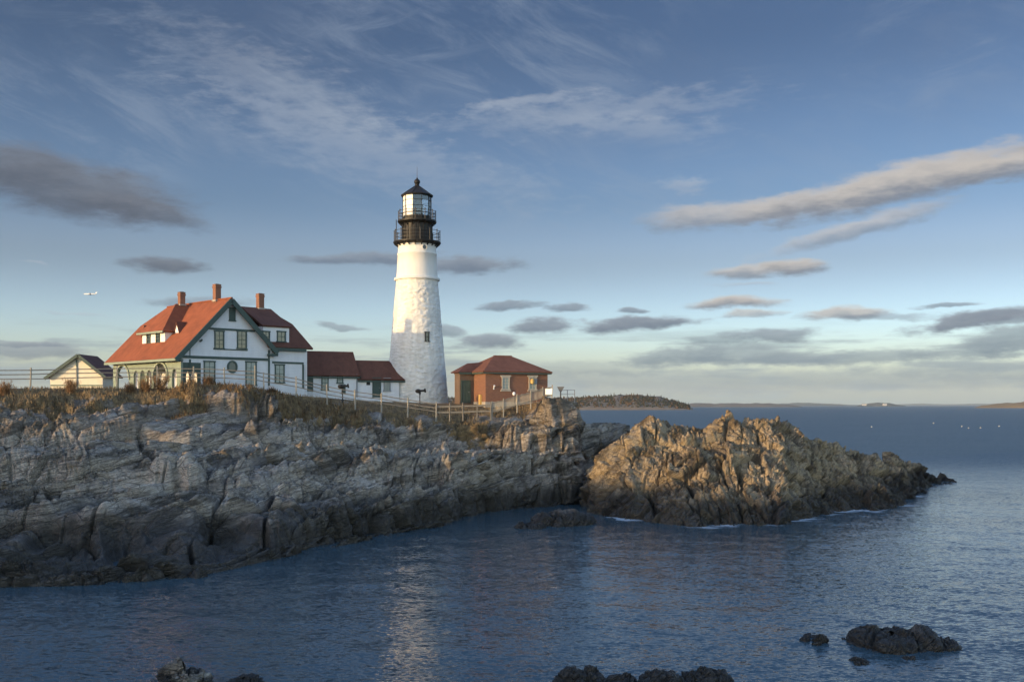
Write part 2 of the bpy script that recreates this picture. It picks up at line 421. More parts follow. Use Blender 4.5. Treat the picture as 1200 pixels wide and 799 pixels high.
# ------------------------------------------------------------------ terrain
BANK_H = 18.2; WAVE = .28; WATER_COL = (.046, .086, .110)
def mat_rock(name, Fm, dark, lite, wet=2.0, ochre=.5, veg=True):
    m, nt = nodes_of(name); w = NT(nt)
    P = w.n('ShaderNodeTexCoord').outputs['Object']
    def dot(v):
        nd = w.n('ShaderNodeVectorMath', operation='DOT_PRODUCT'); w.l(P, nd.inputs[0]); nd.inputs[1].default_value = v; return nd.outputs['Value']
    cb = w.n('ShaderNodeCombineXYZ')
    for i in range(3): w.l(dot(tuple(float(q) for q in Fm[i])), cb.inputs[i])
    wv = w.n('ShaderNodeTexNoise'); w.l(P, wv.inputs['Vector']); wv.inputs['Scale'].default_value = .35; wv.inputs['Detail'].default_value = 3
    ad = w.n('ShaderNodeVectorMath', operation='MULTIPLY_ADD'); w.l(wv.outputs['Color'], ad.inputs[0]); ad.inputs[1].default_value = (.45, .45, .45); w.l(cb.outputs[0], ad.inputs[2])
    Q = ad.outputs[0]
    sp = w.n('ShaderNodeSeparateXYZ'); w.l(P, sp.inputs[0]); z = sp.outputs[2]
    big = w.noise(P, .14, 4, .6); mid = w.noise(P, 1.1, 6, .65)
    strat = w.noise(w.mapping(Q, sc=(.22, .35, 3.2)), 1.0, 6, .65)
    fine = w.noise(P, 6.5, 8, .78)
    lam = w.noise(w.mapping(Q, sc=(.5, .8, 11)), 1.0, 5, .7)
    f = w.math('ADD', w.math('MULTIPLY', big, .9), w.math('ADD', w.math('MULTIPLY', mid, .6), w.math('ADD', w.math('MULTIPLY', strat, .9), w.math('ADD', w.math('MULTIPLY', fine, .6), w.math('MULTIPLY', lam, .5)))))
    c = w.mix(w.mr(f, 1.45, 1.76, 0, 1), dark, lite)
    c = w.mix(w.mr(w.noise(w.mapping(Q, loc=(2, 8, 4), sc=(.10, .22, .5)), 1.0, 6, .7), .47, .62, 0, .85, True), c, tuple(v*.6 for v in dark))
    up = w.math('MULTIPLY', w.mr(z, 6.5, 10, 0, 1, True), w.mr(w.noise(w.mapping(P, loc=(3, 7, 2)), .33, 5, .65), .36, .58, 0, .8, True))
    c = w.mix(up if veg else 0.0, c, w.mix(fine, (.06, .045, .03), (.20, .15, .10)))
    # grey-lilac feldspar bands and ochre lichen
    c = w.mix(w.mr(w.noise(w.mapping(Q, loc=(5, 5, 5), sc=(.12, .2, 1.1)), 1.0, 4), .5, .68, 0, .45, True), c, (lite[0]*.92, lite[1]*.96, lite[2]*1.12))
    c = w.mix(w.math('MULTIPLY', w.mr(w.noise(w.mapping(P, loc=(9, 3, 1)), .6, 6, .7), .52, .68, 0, ochre, True), w.mr(z, 2.5, 6, 0, 1)), c, (.26, .17, .065))
    # joints: dark weathered cracks
    def joint(sc, wd, seed):
        v = w.n('ShaderNodeTexVoronoi', feature='DISTANCE_TO_EDGE'); w.l(w.mapping(Q, loc=(seed, seed, seed), sc=sc), v.inputs['Vector']); v.inputs['Scale'].default_value = 1
        return w.mr(v.outputs['Distance'], 0, wd, 1, 0, True)
    j = w.math('MAXIMUM', w.math('MAXIMUM', joint((.2, .5, 1.3), .03, 0), w.math('MULTIPLY', joint((.75, 1.5, 4.2), .045, 4), .85)), w.math('MULTIPLY', joint((2.2, 3.6, 10), .06, 8), .55))
    j = w.math('MULTIPLY', j, w.mr(mid, .35, .6, .25, 1))
    c = w.mix(w.math('MULTIPLY', j, .72), c, tuple(v*.22 for v in dark))
    # tidal band: black weed and wet stone
    zz = w.math('ADD', z, w.math('ADD', w.math('MULTIPLY', w.math('SUBTRACT', big, .5), 4.5), w.math('MULTIPLY', w.math('SUBTRACT', mid, .5), 1.6)))
    wt = w.mr(zz, wet*.4, wet*1.2, 1, 0, True)
    c = w.mix(w.math('MULTIPLY', wt, .9), c, w.mix(fine, (.012, .011, .010), (.05, .042, .03)))
    rough = w.mr(wt, 0, 1, .85, .36)
    if veg:
        at_ = w.n('ShaderNodeAttribute', attribute_name='veg')
        vn = w.noise(P, 1.7, 5, .65)
        vc = w.mix(w.mr(vn, .35, .65), (.085, .058, .032), (.30, .21, .105))
        vf = w.math('ADD', at_.outputs['Fac'], w.math('MULTIPLY', w.math('SUBTRACT', vn, .5), .9))
        c = w.mix(w.mr(vf, .42, .62, 0, 1, True), c, vc)
    h = w.math('ADD', w.math('MULTIPLY', fine, .35), w.math('ADD', w.math('MULTIPLY', strat, .7), w.math('ADD', w.math('MULTIPLY', mid, .5), w.math('MULTIPLY', j, -.6))))
    nrm = w.bump(h, .85, .2)
    w.principled(c, rough, nrm, 0, .3)
    return m

FH = frame_from((-.17, -.12, .975), (.8, .55, .2))
FO = frame_from((-.62, -.30, .72), (.6, .25, .6))
M_head = mat_rock('headland rock', FH, (.10, .083, .066), (.50, .435, .36), 3.0, .5)
M_out = mat_rock('outcrop rock', FO, (.085, .062, .04), (.45, .35, .22), 3.0, .8)
M_low = mat_rock('tidal rock', FO, (.05, .045, .04), (.18, .155, .13), 1.0, .2, False)

def loft(cols, seg, back, pxs):
    """cols: {px: [(py, Y)...]} front control rows from the waterline up; back: f(px, Yt, zt) -> [(Y, z)...]. Returns a grid of points."""
    keys = sorted(cols); K = len(cols[keys[0]])
    ctrl = []
    for px in keys:
        r = [(Y, HC+(474-py)/1200*Y) for py, Y in cols[px]]
        r = [(r[0][0]-2.5, r[0][1]-2.2)]+r+back(px, *r[-1])
        ctrl.append(r)
    ctrl = np.array(ctrl, float)                                        # stations x rows x 2
    M = np.stack([np.stack([np.interp(pxs, keys, ctrl[:, k, j]) for k in range(ctrl.shape[1])], 0) for j in (0, 1)], 2)   # rows x cols x 2
    rows = []
    for k in range(M.shape[0]-1):
        n = seg[k]; t = (np.arange(n)/n)[:, None, None]
        rows.append(M[k]*(1-t)+M[k+1]*t)
    rows.append(M[-1:]); G = np.concatenate(rows, 0)
    X = (pxs[None, :]-600)/1200*G[:, :, 0]
    return np.stack([X, G[:, :, 0], G[:, :, 1]], 2), M.shape[0]

def zplat(X): return 10.25+np.clip((-11-X)/20, 0, 1)*1.2
HEAD = {
 -520: [(724, 48), (650, 56), (590, 64), (540, 71), (500, 77), (452, 84)],
 -150: [(715, 49.8), (640, 57), (580, 65), (530, 72), (490, 78), (452, 85)],
 0: [(693, 54.8), (632, 58), (588, 67), (527, 74.5), (490, 80), (451, 87)],
 50: [(692, 55), (634, 57.8), (592, 67), (530, 74.5), (492, 81), (449, 89)],
 100: [(692, 55), (632, 58.3), (594, 67), (534, 74.5), (491, 82), (449, 91)],
 215: [(681, 58), (627, 60.5), (592, 68), (530, 77), (490, 85), (449, 94)],
 300: [(663, 63.5), (607, 66), (578, 73.5), (525, 82), (490, 89), (449, 97)],
 360: [(648, 69), (592, 71.5), (566, 78.5), (520, 86), (492, 93), (462, 100)],
 430: [(633, 75.5), (580, 77.5), (556, 83.5), (525, 89), (502, 96), (479, 103.5)],
 500: [(618, 83.3), (575, 85.5), (545, 90), (520, 95), (505, 100), (489, 105)],
 550: [(606, 91), (570, 92.3), (527, 94.5), (513, 100), (503, 104), (490, 107)],
 590: [(599, 96), (560, 97.2), (518, 98.8), (506, 103), (497, 105), (485, 108)],
 625: [(596, 98.5), (560, 100.5), (520, 103), (497, 105), (483, 107.5), (472, 110)],
 645: [(594, 100), (556, 102), (515, 103.6), (490, 105), (476, 106.5), (467, 110)],
 650: [(593.5, 101.4), (557, 103.4), (516, 105.2), (490, 106.6), (476.5, 107.6), (467, 110)],
 653: [(593.5, 101.4), (557, 103.4), (516, 105.2), (490, 106.6), (476.5, 107.6), (467, 110)],
 657: [(594, 100), (556, 102.5), (515, 104.5), (490, 106), (476, 107.5), (468, 110)],
 675: [(592, 101.7), (556, 104.3), (515, 106), (490, 107.2), (476, 108.3), (468, 110)],
 681: [(590, 103.4), (560, 107.5), (530, 110.5), (512, 112), (500, 113), (493, 115)],
 715: [(588, 105.3), (565, 109), (537, 112), (514, 114), (500, 115), (491, 117)],
 738: [(588, 105.3), (567, 110), (542, 113), (520, 115), (504, 117), (494, 119)],
 755: [(590, 104), (575, 110), (555, 114), (540, 117), (518, 119), (508, 122)],
 790: [(600, 101), (590, 106), (582, 110), (576, 114), (572, 118), (568, 122)],
 840: [(640, 95), (635, 100), (630, 105), (625, 110), (620, 115), (615, 120)],
}
def head_back(px, Yt, zt):
    if px <= 676:
        zp = lambda Y: float(zplat((px-600)/1200*Y))
        y1 = max(Yt+6.5, 112.5) if px > 380 else Yt+6.5
        return [(y1, zp(y1)), (128, zp(128)), (141, zp(141)), (147, 6), (154, -3)]
    return [(Yt+3, zt-.8), (Yt+8, zt-5), (141, -2.5), (147, -3), (154, -4)]
pxs = np.concatenate([np.linspace(-520, -40, 70), np.linspace(-38, 640, 640), np.linspace(641, 700, 95), np.linspace(701, 840, 110)])
SEG = [8, 62, 82, 78, 70, 62, 22, 14, 8, 8, 6]
G, _ = loft(HEAD, SEG, head_back, pxs)
nr, nc = G.shape[:2]
rid = np.repeat(np.arange(nr)[:, None], nc, 1)
rtop = sum(SEG[:6]); 
Gs = blur(G, 5); 
keep = np.clip((rid-(rtop+10))/10, 0, 1)[..., None]
shp = np.clip(1-np.abs(pxs-678)/16, 0, 1)[None, :, None]
G0 = G*np.maximum(shp, 0)+Gs*(1-np.maximum(shp, 0))
N = vnormals(blur(G, 9)); N *= np.sign(N[..., 2:3].mean()+1e-9)
N[..., 2] = np.abs(N[..., 2])
Pf = G0.reshape(-1, 3)
d, b = rock_disp(Pf, FH, 3, 1.0, 1.0)
dr = d.reshape(nr, nc); br = b.reshape(nr, nc)
# dampen on the plateau and soften towards the crest
amp = 1-np.clip((rid-(rtop-8))/22., 0, .96)
amp = np.where(pxs[None, :] > 678, np.maximum(amp, .8*(rid < rtop+40)), amp)
nb = FH[2].astype(float)
lowb = np.clip((G0[..., 2]+2.2)/2.2, .25, 1)
H3 = G0+N*(dr*amp*lowb*.92-.12*amp)[..., None]+nb*(br*amp)[..., None]
veg_n = fbm(Pf/4.0, 4, 301).reshape(nr, nc); veg_m = fbm(Pf/1.3, 3, 331).reshape(nr, nc)
X = H3[..., 0]; 
crest = (rid-rtop)/60.                      # below the crest line negative
vegf = sstep(-.75, .35, crest+veg_n*1.1)*np.where(pxs[None, :] < 420, 1, .75)
vegf = np.where(rid > rtop+14, 1.0, vegf)
vegf = np.where(pxs[None, :] > 677, 0, vegf)
headland = mesh_np('headland', H3.reshape(-1, 3), grid_faces(nr, nc), M_head, smooth=False, attrs={'veg': vegf.ravel()}, kind='structure',
                   label='grey layered granite headland rising from the cove to the lighthouse')
HEAD_GRID = (pxs, H3, rtop)

OUT = {
 676: [(640, 92), (638, 94), (636, 97), (634, 99), (632, 100)],
 692: [(603, 94), (592, 97), (580, 99.5), (570, 101), (560, 103)],
 700: [(605, 92.5), (585, 96), (570, 98), (560, 99.5), (548, 102)],
 714: [(608, 90), (583, 94), (560, 97), (543, 99), (524, 102)],
 738: [(611, 88.5), (587, 91), (556, 95), (525, 99), (503, 104)],
 747: [(612, 88), (587, 91), (555, 95), (523, 99), (497, 105)],
 770: [(614, 86.5), (588, 90), (554, 94), (522, 99), (498, 105)],
 791: [(617, 85), (590, 88), (555, 93), (522, 99), (499, 106)],
 812: [(619, 83.3), (591, 87), (555, 92), (524, 98), (501, 106)],
 826: [(619, 83.3), (591, 87), (555, 92), (523, 98.5), (499, 106)],
 837: [(619, 83.3), (591, 87), (555, 92), (520, 99), (490, 106)],
 858: [(619, 83.3), (591, 87), (552, 92.5), (513, 99.5), (480, 107)],
 892: [(619, 83.3), (592, 86.5), (553, 92), (516, 99), (480, 107)],
 910: [(618, 83.6), (592, 86.5), (556, 92), (521, 98), (487, 106.5)],
 929: [(612, 87), (590, 90), (557, 95), (524, 100), (492, 107)],
 944: [(608, 90), (590, 92), (564, 96), (536, 101), (510, 108)],
 971: [(604, 92.5), (589, 95.5), (563, 100), (541, 105), (518, 111)],
 998: [(602, 94), (587, 98), (565, 102), (545, 107), (525, 113)],
 1025: [(599, 96), (586, 99.5), (569, 104), (551, 109), (533, 116)],
 1048: [(594, 100), (584, 103.5), (570, 108), (554, 113), (538, 120)],
 1067: [(587, 106), (579, 108.5), (568, 113), (558, 118), (546, 125)],
 1090: [(575, 119), (570, 122.5), (565, 126), (560, 129), (556, 133)],
 1109: [(567, 129), (566, 130), (565, 132), (564, 134), (563.5, 136)],
 1130: [(575, 128), (574, 129), (573, 131), (572, 133), (571, 135)],
}
def out_back(px, Yt, zt): return [(Yt+2.5, zt*.9-.2), (Yt+8, zt*.5-.5), (Yt+16, -2.2), (Yt+20, -4)]
pxo = np.linspace(676, 1130, 520)
SEGO = [8, 56, 78, 78, 78, 14, 22, 22, 6]
G, _ = loft(OUT, SEGO, out_back, pxo)
nr, nc = G.shape[:2]; rid = np.repeat(np.arange(nr)[:, None], nc, 1)
Gs = blur(G, 4); N = vnormals(blur(G, 8)); N[..., 2] = np.abs(N[..., 2])
s_ = np.sign((N[..., 1]*(rid < 250)).mean()); 
N[..., :2] *= -s_ if s_ > 0 else 1
Pf = Gs.reshape(-1, 3)
d, b = rock_disp(Pf, FO, 63, 1.1, .8, 'block')
d2 = fbm(Pf/7.5, 3, 91)*.5
lowb = np.clip((Gs[..., 2]+2.2)/3.0, .25, 1)
O3 = Gs+N*((d*.95+d2).reshape(nr, nc)*lowb-.1)[..., None]+FO[2].astype(float)*b.reshape(nr, nc)[..., None]
outcrop = mesh_np('rock_outcrop', O3.reshape(-1, 3), grid_faces(nr, nc), M_out, smooth=False, attrs={'veg': np.zeros(nr*nc)},
                  label='large jagged golden rock outcrop standing in the sea off the tip of the headland', cat='rock')

# the wooded bank on the mainland, up-sun of the cove (its long shadow lies over the water and the ledges)
M_bank = pm('bank soil', (.06, .055, .035), .3, .3, .9, .4, 2)
u_ = np.array([SUN_AZ_DIR.x, SUN_AZ_DIR.y]); p_ = np.array([-u_[1], u_[0]])
c0 = np.array([-30, 85.])+u_*100
tt = np.linspace(-46, 130, 180); ss = np.linspace(-26, 60, 40)
T, S = np.meshgrid(tt, ss)
bx = c0[0]+p_[0]*T+u_[0]*S; by = c0[1]+p_[1]*T+u_[1]*S
prof = sstep(-26, -2, S)*(1-.25*sstep(5, 60, S))*sstep(-46, -34, T+3*np.sin(S*.2))
nz = fbm(np.stack([bx.ravel(), by.ravel(), 0*bx.ravel()], 1)/9, 4, 400).reshape(bx.shape)
nz2 = fbm(np.stack([bx.ravel(), by.ravel(), 0*bx.ravel()], 1)/2.2, 3, 420).reshape(bx.shape)
bz = prof*(BANK_H+nz*2.6+nz2*2.2+.5*sstep(4, 13, T))-1
mesh_np('bank', np.stack([bx, by, bz], 2).reshape(-1, 3), grid_faces(*bx.shape)[:, ::-1], M_bank, smooth=False, kind='structure', label='wooded mainland bank behind the cove')

# ------------------------------------------------------------------ single rocks in the water
def sea_rock(name, px, py, w, h, dpt, seed, label, rot=0, peak=0., mat=None, group=None, res=96):
    c = on_water(px, py)
    k = c.y/1200
    a, bb, hh = w/2*k, dpt/2, h*k
    nu, nv = res, res//2
    th = np.linspace(0, 2*np.pi, nu); ph = np.linspace(.02, 1, nv)
    TH, PH = np.meshgrid(th, ph)
    ax = np.cos(TH)*np.sin(PH*np.pi*.5)**.8; ay = np.sin(TH)*np.sin(PH*np.pi*.5)**.8; az = np.cos(PH*np.pi*.5)**.9
    x = a*ax+peak*a*az; y = bb*ay; z = hh*1.15*az-.15*hh-.25
    cr, sr = math.cos(rot), math.sin(rot)
    Pp = np.stack([c.x+x*cr-y*sr, c.y+x*sr+y*cr+bb, z], 2)
    nn = np.stack([ax/a, ay/bb, az/hh], 2); nn /= np.linalg.norm(nn, axis=2, keepdims=True)
    sz = max(.3, min(.95, hh/1.7))
    d, b = rock_disp(Pp.reshape(-1, 3), FO, seed, sz, .7, 'block')
    d = d.reshape(nv, nu); d[:, -1] = d[:, 0]; b = b.reshape(nv, nu); b[:, -1] = b[:, 0]
    Pp = Pp+nn*(d*.62+.08*sz)[..., None]+FH[2].astype(float)*(b*.6)[..., None]
    o = mesh_np(name, (Pp-np.array([c.x, c.y, 0])).reshape(-1, 3), grid_faces(nv, nu)[:, ::-1], mat or M_low, smooth=False, label=label, cat='rock', group=group)
    o.location = (c.x, c.y, 0)
    return o
ROCKS = [
 # px, py(waterline), width px, height px, depth m, seed, peak, label
 (1072, 768, 108, 26, 4.0, 11, -.12, 'largest of the dark rocks awash in the open water, humped with a low tail'),
 (1112, 764, 50, 12, 2.4, 31, 0, 'low flat tail rock touching the far side of the largest humped rock'),
 (962, 757, 40, 17, 1.8, 12, -.2, 'small dark square-topped rock rising beside the big humped rock'),
 (990, 751, 26, 7, 1.0, 13, 0, 'low dark ledge between the square-topped rock and the humped rock'),
 (1014, 781, 28, 10, 1.1, 14, 0, 'little dark stone awash just in front of the humped rock'),
 (1074, 775, 27, 7, 1.0, 15, 0, 'flat dark stone at the foot of the humped rock'),
 (690, 820, 74, 33, 3.2, 16, -.15, 'split grey boulder at the near edge of the water'),
 (734, 821, 58, 29, 2.6, 32, .1, 'smooth sloping grey boulder leaning against the split boulder'),
 (776, 817, 62, 27, 2.6, 17, .2, 'jagged dark rock between the sloping boulder and the rounded weedy rock'),
 (812, 815, 40, 29, 2.0, 33, -.2, 'narrow upright dark rock touching the rounded weedy rock'),
 (840, 811, 66, 26, 2.6, 18, .1, 'rounded weedy dark rock at the end of the near row'),
 (204, 818, 84, 38, 2.8, 20, -.1, 'pale tan rock breaking the surface of the near water'),
 (275, 810, 66, 16, 2.2, 21, 0, 'low black weedy rock beside the pale tan rock'),
 (655, 617, 78, 20, 4.0, 22, .3, 'dark wet rock in the gap between headland and outcrop'),
 (622, 620, 44, 10, 3.0, 23, 0, 'low dark rock shelf beside the wet rock in the gap'),
]
M_tan = mat_rock('tan rock', FH, (.16, .13, .10), (.44, .38, .30), .25, .4, False)
for (px, py, wd, hp, dp, sd, pk, lb) in ROCKS:
    sea_rock('sea_rock', px, py, wd, hp, dp, sd, lb, peak=pk, mat=M_tan if 'tan rock break' in lb else M_low, group='rocks awash in the cove')

# ------------------------------------------------------------------ water
def shore_points():
    pts = []
    for A, (r0, r1) in ((H3, (0, 90)), (O3, (0, 80))):
        Z = A[r0:r1, ::3, 2]; k = np.argmax(Z > .0, axis=0); ok = Z.max(0) > .3
        q = A[r0:r1, ::3][k, np.arange(Z.shape[1])][ok]; pts.append(q[:, :2])
    for (px, py, wd, hp, dp, *_r2) in ROCKS:
        c = on_water(px, py); k = c.y/1200
        a = np.linspace(0, 2*np.pi, 16)
        pts.append(np.stack([c.x+wd/2*k*np.cos(a), c.y+dp/2+dp/2*np.sin(a)], 1))
    return np.concatenate(pts)
SH = shore_points()
def water_mesh():
    r = np.concatenate([np.geomspace(18, 230, 520), np.geomspace(240, 90000, 60)])
    a = np.linspace(R(-44), R(44), 640)
    RR, AA = np.meshgrid(r, a, indexing='ij')
    x = RR*np.sin(AA); y = RR*np.cos(AA)
    z = np.zeros_like(x); g = np.random.default_rng(3)
    fade = np.clip(1-(RR-150)/80, 0, 1)*np.clip((RR-18)/4, 0, 1)*np.clip((R(44)-np.abs(AA))/R(3), 0, 1)
    for k in range(46):
        lam = 1.6*(9/1.6)**g.random(); th = R(255)+g.normal()*.55; am = .0006*lam**.95*(.5+g.random())
        z += am*np.sin(2*np.pi/lam*(x*np.cos(th)+y*np.sin(th))+g.random()*6.28)
    z *= fade
    near = RR < 235
    d = np.full(x.shape, 99., np.float32); q = np.stack([x[near], y[near]], 1).astype(np.float32); best = np.full(len(q), 99., np.float32)
    S = SH.astype(np.float32)
    for i in range(0, len(S)):
        best = np.minimum(best, (q[:, 0]-S[i, 0])**2+(q[:, 1]-S[i, 1])**2)
    d[near] = np.sqrt(best)
    wgt = np.where(x > 6, 1.0, .35)*np.where(y < 62, .6, 1)
    fmod = .55+1.5*fbm(np.stack([x.ravel()/7, y.ravel()/7, 0*x.ravel()], 1), 2, 44).reshape(x.shape)
    foam = np.clip(fmod, .1, 1.3)*np.exp(-d/np.where(y < 62, .7, 2.0))*wgt+.35*np.exp(-d/5.)*np.where(x > 9, 1, .2)*np.where(y < 62, .5, 1)
    V = np.stack([x, y, z], 2).reshape(-1, 3); nv = len(V)
    F = grid_faces(len(r), len(a))
    # the rest of the sea all round
    a2 = np.linspace(R(44), R(316), 60); r2 = np.array([18, 60, 230, 90000.])
    R2, A2 = np.meshgrid(r2, a2, indexing='ij')
    V2 = np.stack([R2*np.sin(A2), R2*np.cos(A2), 0*R2], 2).reshape(-1, 3)
    F2 = grid_faces(4, 60)+nv
    a3 = np.linspace(0, 2*np.pi, 60); V3 = np.stack([np.concatenate([0*a3, 18*np.sin(a3)]), np.concatenate([0*a3, 18*np.cos(a3)]), np.zeros(120)], 1)
    F3 = grid_faces(2, 60)+nv+len(V2)
    VV = np.concatenate([V, V2, V3]); FF = np.concatenate([F, F2, F3])
    m, nt = nodes_of('sea water'); w = NT(nt)
    P = w.n('ShaderNodeTexCoord').outputs['Object']
    # wavelets as facet slopes: two slope components per octave, read straight from noise
    gust = w.noise(w.mapping(P, sc=(.4, 1, 1)), .05, 3, .5)
    def slope(rot, sc, scale, amp, seed):
        nd = w.n('ShaderNodeTexNoise'); w.l(w.mapping(P, loc=(seed, seed*1.3, 0), rot=(0, 0, R(rot)), sc=sc), nd.inputs['Vector'])
        nd.inputs['Scale'].default_value = scale; nd.inputs['Detail'].default_value = 2.5; nd.inputs['Roughness'].default_value = .6
        s_ = w.n('ShaderNodeVectorMath', operation='SUBTRACT'); w.l(nd.outputs['Color'], s_.inputs[0]); s_.inputs[1].default_value = (.5, .5, .5)
        m_ = w.n('ShaderNodeVectorMath', operation='MULTIPLY'); w.l(s_.outputs[0], m_.inputs[0]); m_.inputs[1].default_value = (amp*.7, amp*1.15, 0); return m_.outputs[0]
    def vadd(a_, b_): v_ = w.n('ShaderNodeVectorMath', operation='ADD'); w.l(a_, v_.inputs[0]); w.l(b_, v_.inputs[1]); return v_.outputs[0]
    sl = vadd(slope(10, (.6, 1.4, 1), 2.6, WAVE*1.15, 0), vadd(slope(-16, (.7, 1.4, 1), 6.0, WAVE*1.7, 5), slope(4, (.6, 1.3, 1), .55, WAVE*.15, 9)))
    sc_ = w.n('ShaderNodeVectorMath', operation='SCALE'); w.l(sl, sc_.inputs[0]); sy_ = w.n('ShaderNodeSeparateXYZ'); w.l(P, sy_.inputs[0])
    sd_ = w.n('ShaderNodeVectorMath', operation='LENGTH'); w.l(w.mapping(P, loc=(6.5, 55, 0), sc=(6, 13, 1), vt='TEXTURE'), sd_.inputs[0])
    slick = w.mr(w.math('ADD', sd_.outputs['Value'], w.math('MULTIPLY', w.math('SUBTRACT', gust, .5), 1.5)), .2, 1.2, .7, 1, True)      # calmer slick in the middle of the cove
    chop = w.math('ADD', w.mr(sy_.outputs[1], 95, 230, 1, 3.7, True), w.mr(sy_.outputs[0], 30, 90, 0, .5, True))      # open bay choppier than the lee of the rocks
    w.l(w.math('MULTIPLY', w.math('MULTIPLY', w.mr(gust, .36, .64, .72, 1.3), slick), chop), sc_.inputs['Scale'])
    ge = w.n('ShaderNodeNewGeometry')
    nn_ = w.n('ShaderNodeVectorMath', operation='NORMALIZE'); w.l(vadd(ge.outputs['Normal'], sc_.outputs[0]), nn_.inputs[0]); nrm = nn_.outputs[0]
    fo = w.n('ShaderNodeAttribute', attribute_name='foam').outputs['Fac']
    fn = w.noise(w.mapping(P, sc=(.6, 1.5, 1)), .9, 6, .7, .8)
    ff = w.mr(w.math('ADD', w.math('MULTIPLY', fo, .9), w.math('MULTIPLY', w.math('SUBTRACT', fn, .5), 1.5)), .62, 1.15, 0, .7, True)
    # a few whitecaps offshore
    wc = w.noise(w.mapping(P, sc=(.35, .12, 1)), .22, 4, .6)
    sp = w.n('ShaderNodeSeparateXYZ'); w.l(P, sp.inputs[0])
    wcf = w.math('MULTIPLY', w.mr(wc, .735, .77, 0, .5, True), w.mr(sp.outputs[1], 150, 220, 0, 1))
    ff = w.math('MAXIMUM', ff, wcf)
    col = w.mix(ff, WATER_COL, (.62, .66, .7))
    rgh = w.mr(sp.outputs[1], 85, 210, .07, .42, True)
    w.principled(col, w.mr(ff, 0, .6, rgh, .6), nrm, 0, .5, **{'IOR': 1.333})
    return mesh_np('water', VV, FF, m, True, attrs={'foam': np.concatenate([foam.ravel(), np.zeros(len(VV)-nv)])}, kind='structure', label='blue rippled sea of the cove and bay')
water_mesh()

# ------------------------------------------------------------------ far shores
def far_hill(name, px0, px1, Y, prof, depth, mat, label, nseg=120, base=-2, rough=.15):
    """a long low hill at depth Y with a height profile in photo pixels above the waterline"""
    kk = Y/1200
    px = np.linspace(px0, px1, nseg); h = np.interp(px, [p for p, _ in prof], [q for _, q in prof])*kk
    g = np.random.default_rng(int(px0)+5)
    rows = []
    for f, zf in ((0, 0), (.03, .16), (.12, .5), (.3, .85), (.5, 1), (.75, .8), (1, 0)):
        n = fbm(np.stack([px/14, px*0+f*7, px*0], 1), 4, int(px0) % 97)*rough
        YY = Y+depth*f
        rows.append(np.stack([(px-600)/1200*YY, np.full(nseg, YY), np.maximum(h*zf*(1+n*2), 0)+base*(1 if f in (0, 1) else .0)], 1))
    V = np.concatenate(rows)
    return mesh_np(name, V, grid_faces(7, nseg), mat, False, kind='structure', label=label)
M_shore = pm('far shore', (.16, .13, .10), .4, .02, .95, .3, .2, streak=False)
M_far = pm('distant shore', (.10, .10, .085), .3, .004, .95, 0, .1, streak=False)
M_isle = pm('isle grass', (.24, .16, .075), .4, .02, .95, .3, .2, streak=False)
far_hill('hill', 470, 812, 1900, [(470, 12), (520, 15), (560, 12), (640, 12), (680, 15), (720, 17), (745, 18.5), (775, 15), (800, 7), (812, 2)], 420, M_shore, 'dark wooded hill across the bay')
far_hill('hill', 780, 940, 4200, [(780, 2), (810, 4.2), (850, 4.6), (885, 4.8), (910, 4), (925, 2.6), (940, .6)], 500, M_shore, 'low brown far shore beyond the wooded hill')
far_hill('hill', 900, 1010, 8500, [(900, 1), (930, 4), (950, 3.6), (975, 2.4), (1010, .6)], 900, M_far, 'pale hills far across the bay')
far_hill('hill', 1004, 1062, 6000, [(1004, 1), (1015, 3), (1030, 4.6), (1042, 4), (1052, 2), (1062, .7)], 350, M_far, 'small distant island on the horizon')
far_hill('hill', 1045, 1190, 14000, [(1045, 1.2), (1080, 2.4), (1110, 1.4), (1150, 2.2), (1190, 1.8)], 900, M_far, 'faint line of land along the horizon')
far_hill('hill', 1142, 1300, 3000, [(1142, .4), (1150, 3), (1165, 5), (1185, 6.5), (1210, 8.5), (1250, 9), (1300, 6)], 260, M_isle, 'low grassy island at the edge of the bay')
for i, (px, ww) in enumerate(((1012, 9), (1036, 8))):
    c = at(px, 474, 5990); mb = MB(); mb.box((0, 0, 7), (ww*2.6, 14, 9)); mb.slab([(-ww*1.4, -9, 11), (ww*1.4, -9, 11), (ww*1.4, 0, 15), (-ww*1.4, 0, 15)], .6)
    mb.slab([(-ww*1.4, 9, 11), (ww*1.4, 9, 11), (ww*1.4, 0, 15), (-ww*1.4, 0, 15)], .6)
    o = mb.build('shore_building', pm('far wall', (.42, .40, .37)), label=('long pale building at the near end of the small distant island', 'pale building under the hill of the small distant island')[i], cat='building'); o.location = (c.x, c.y-10, 2)

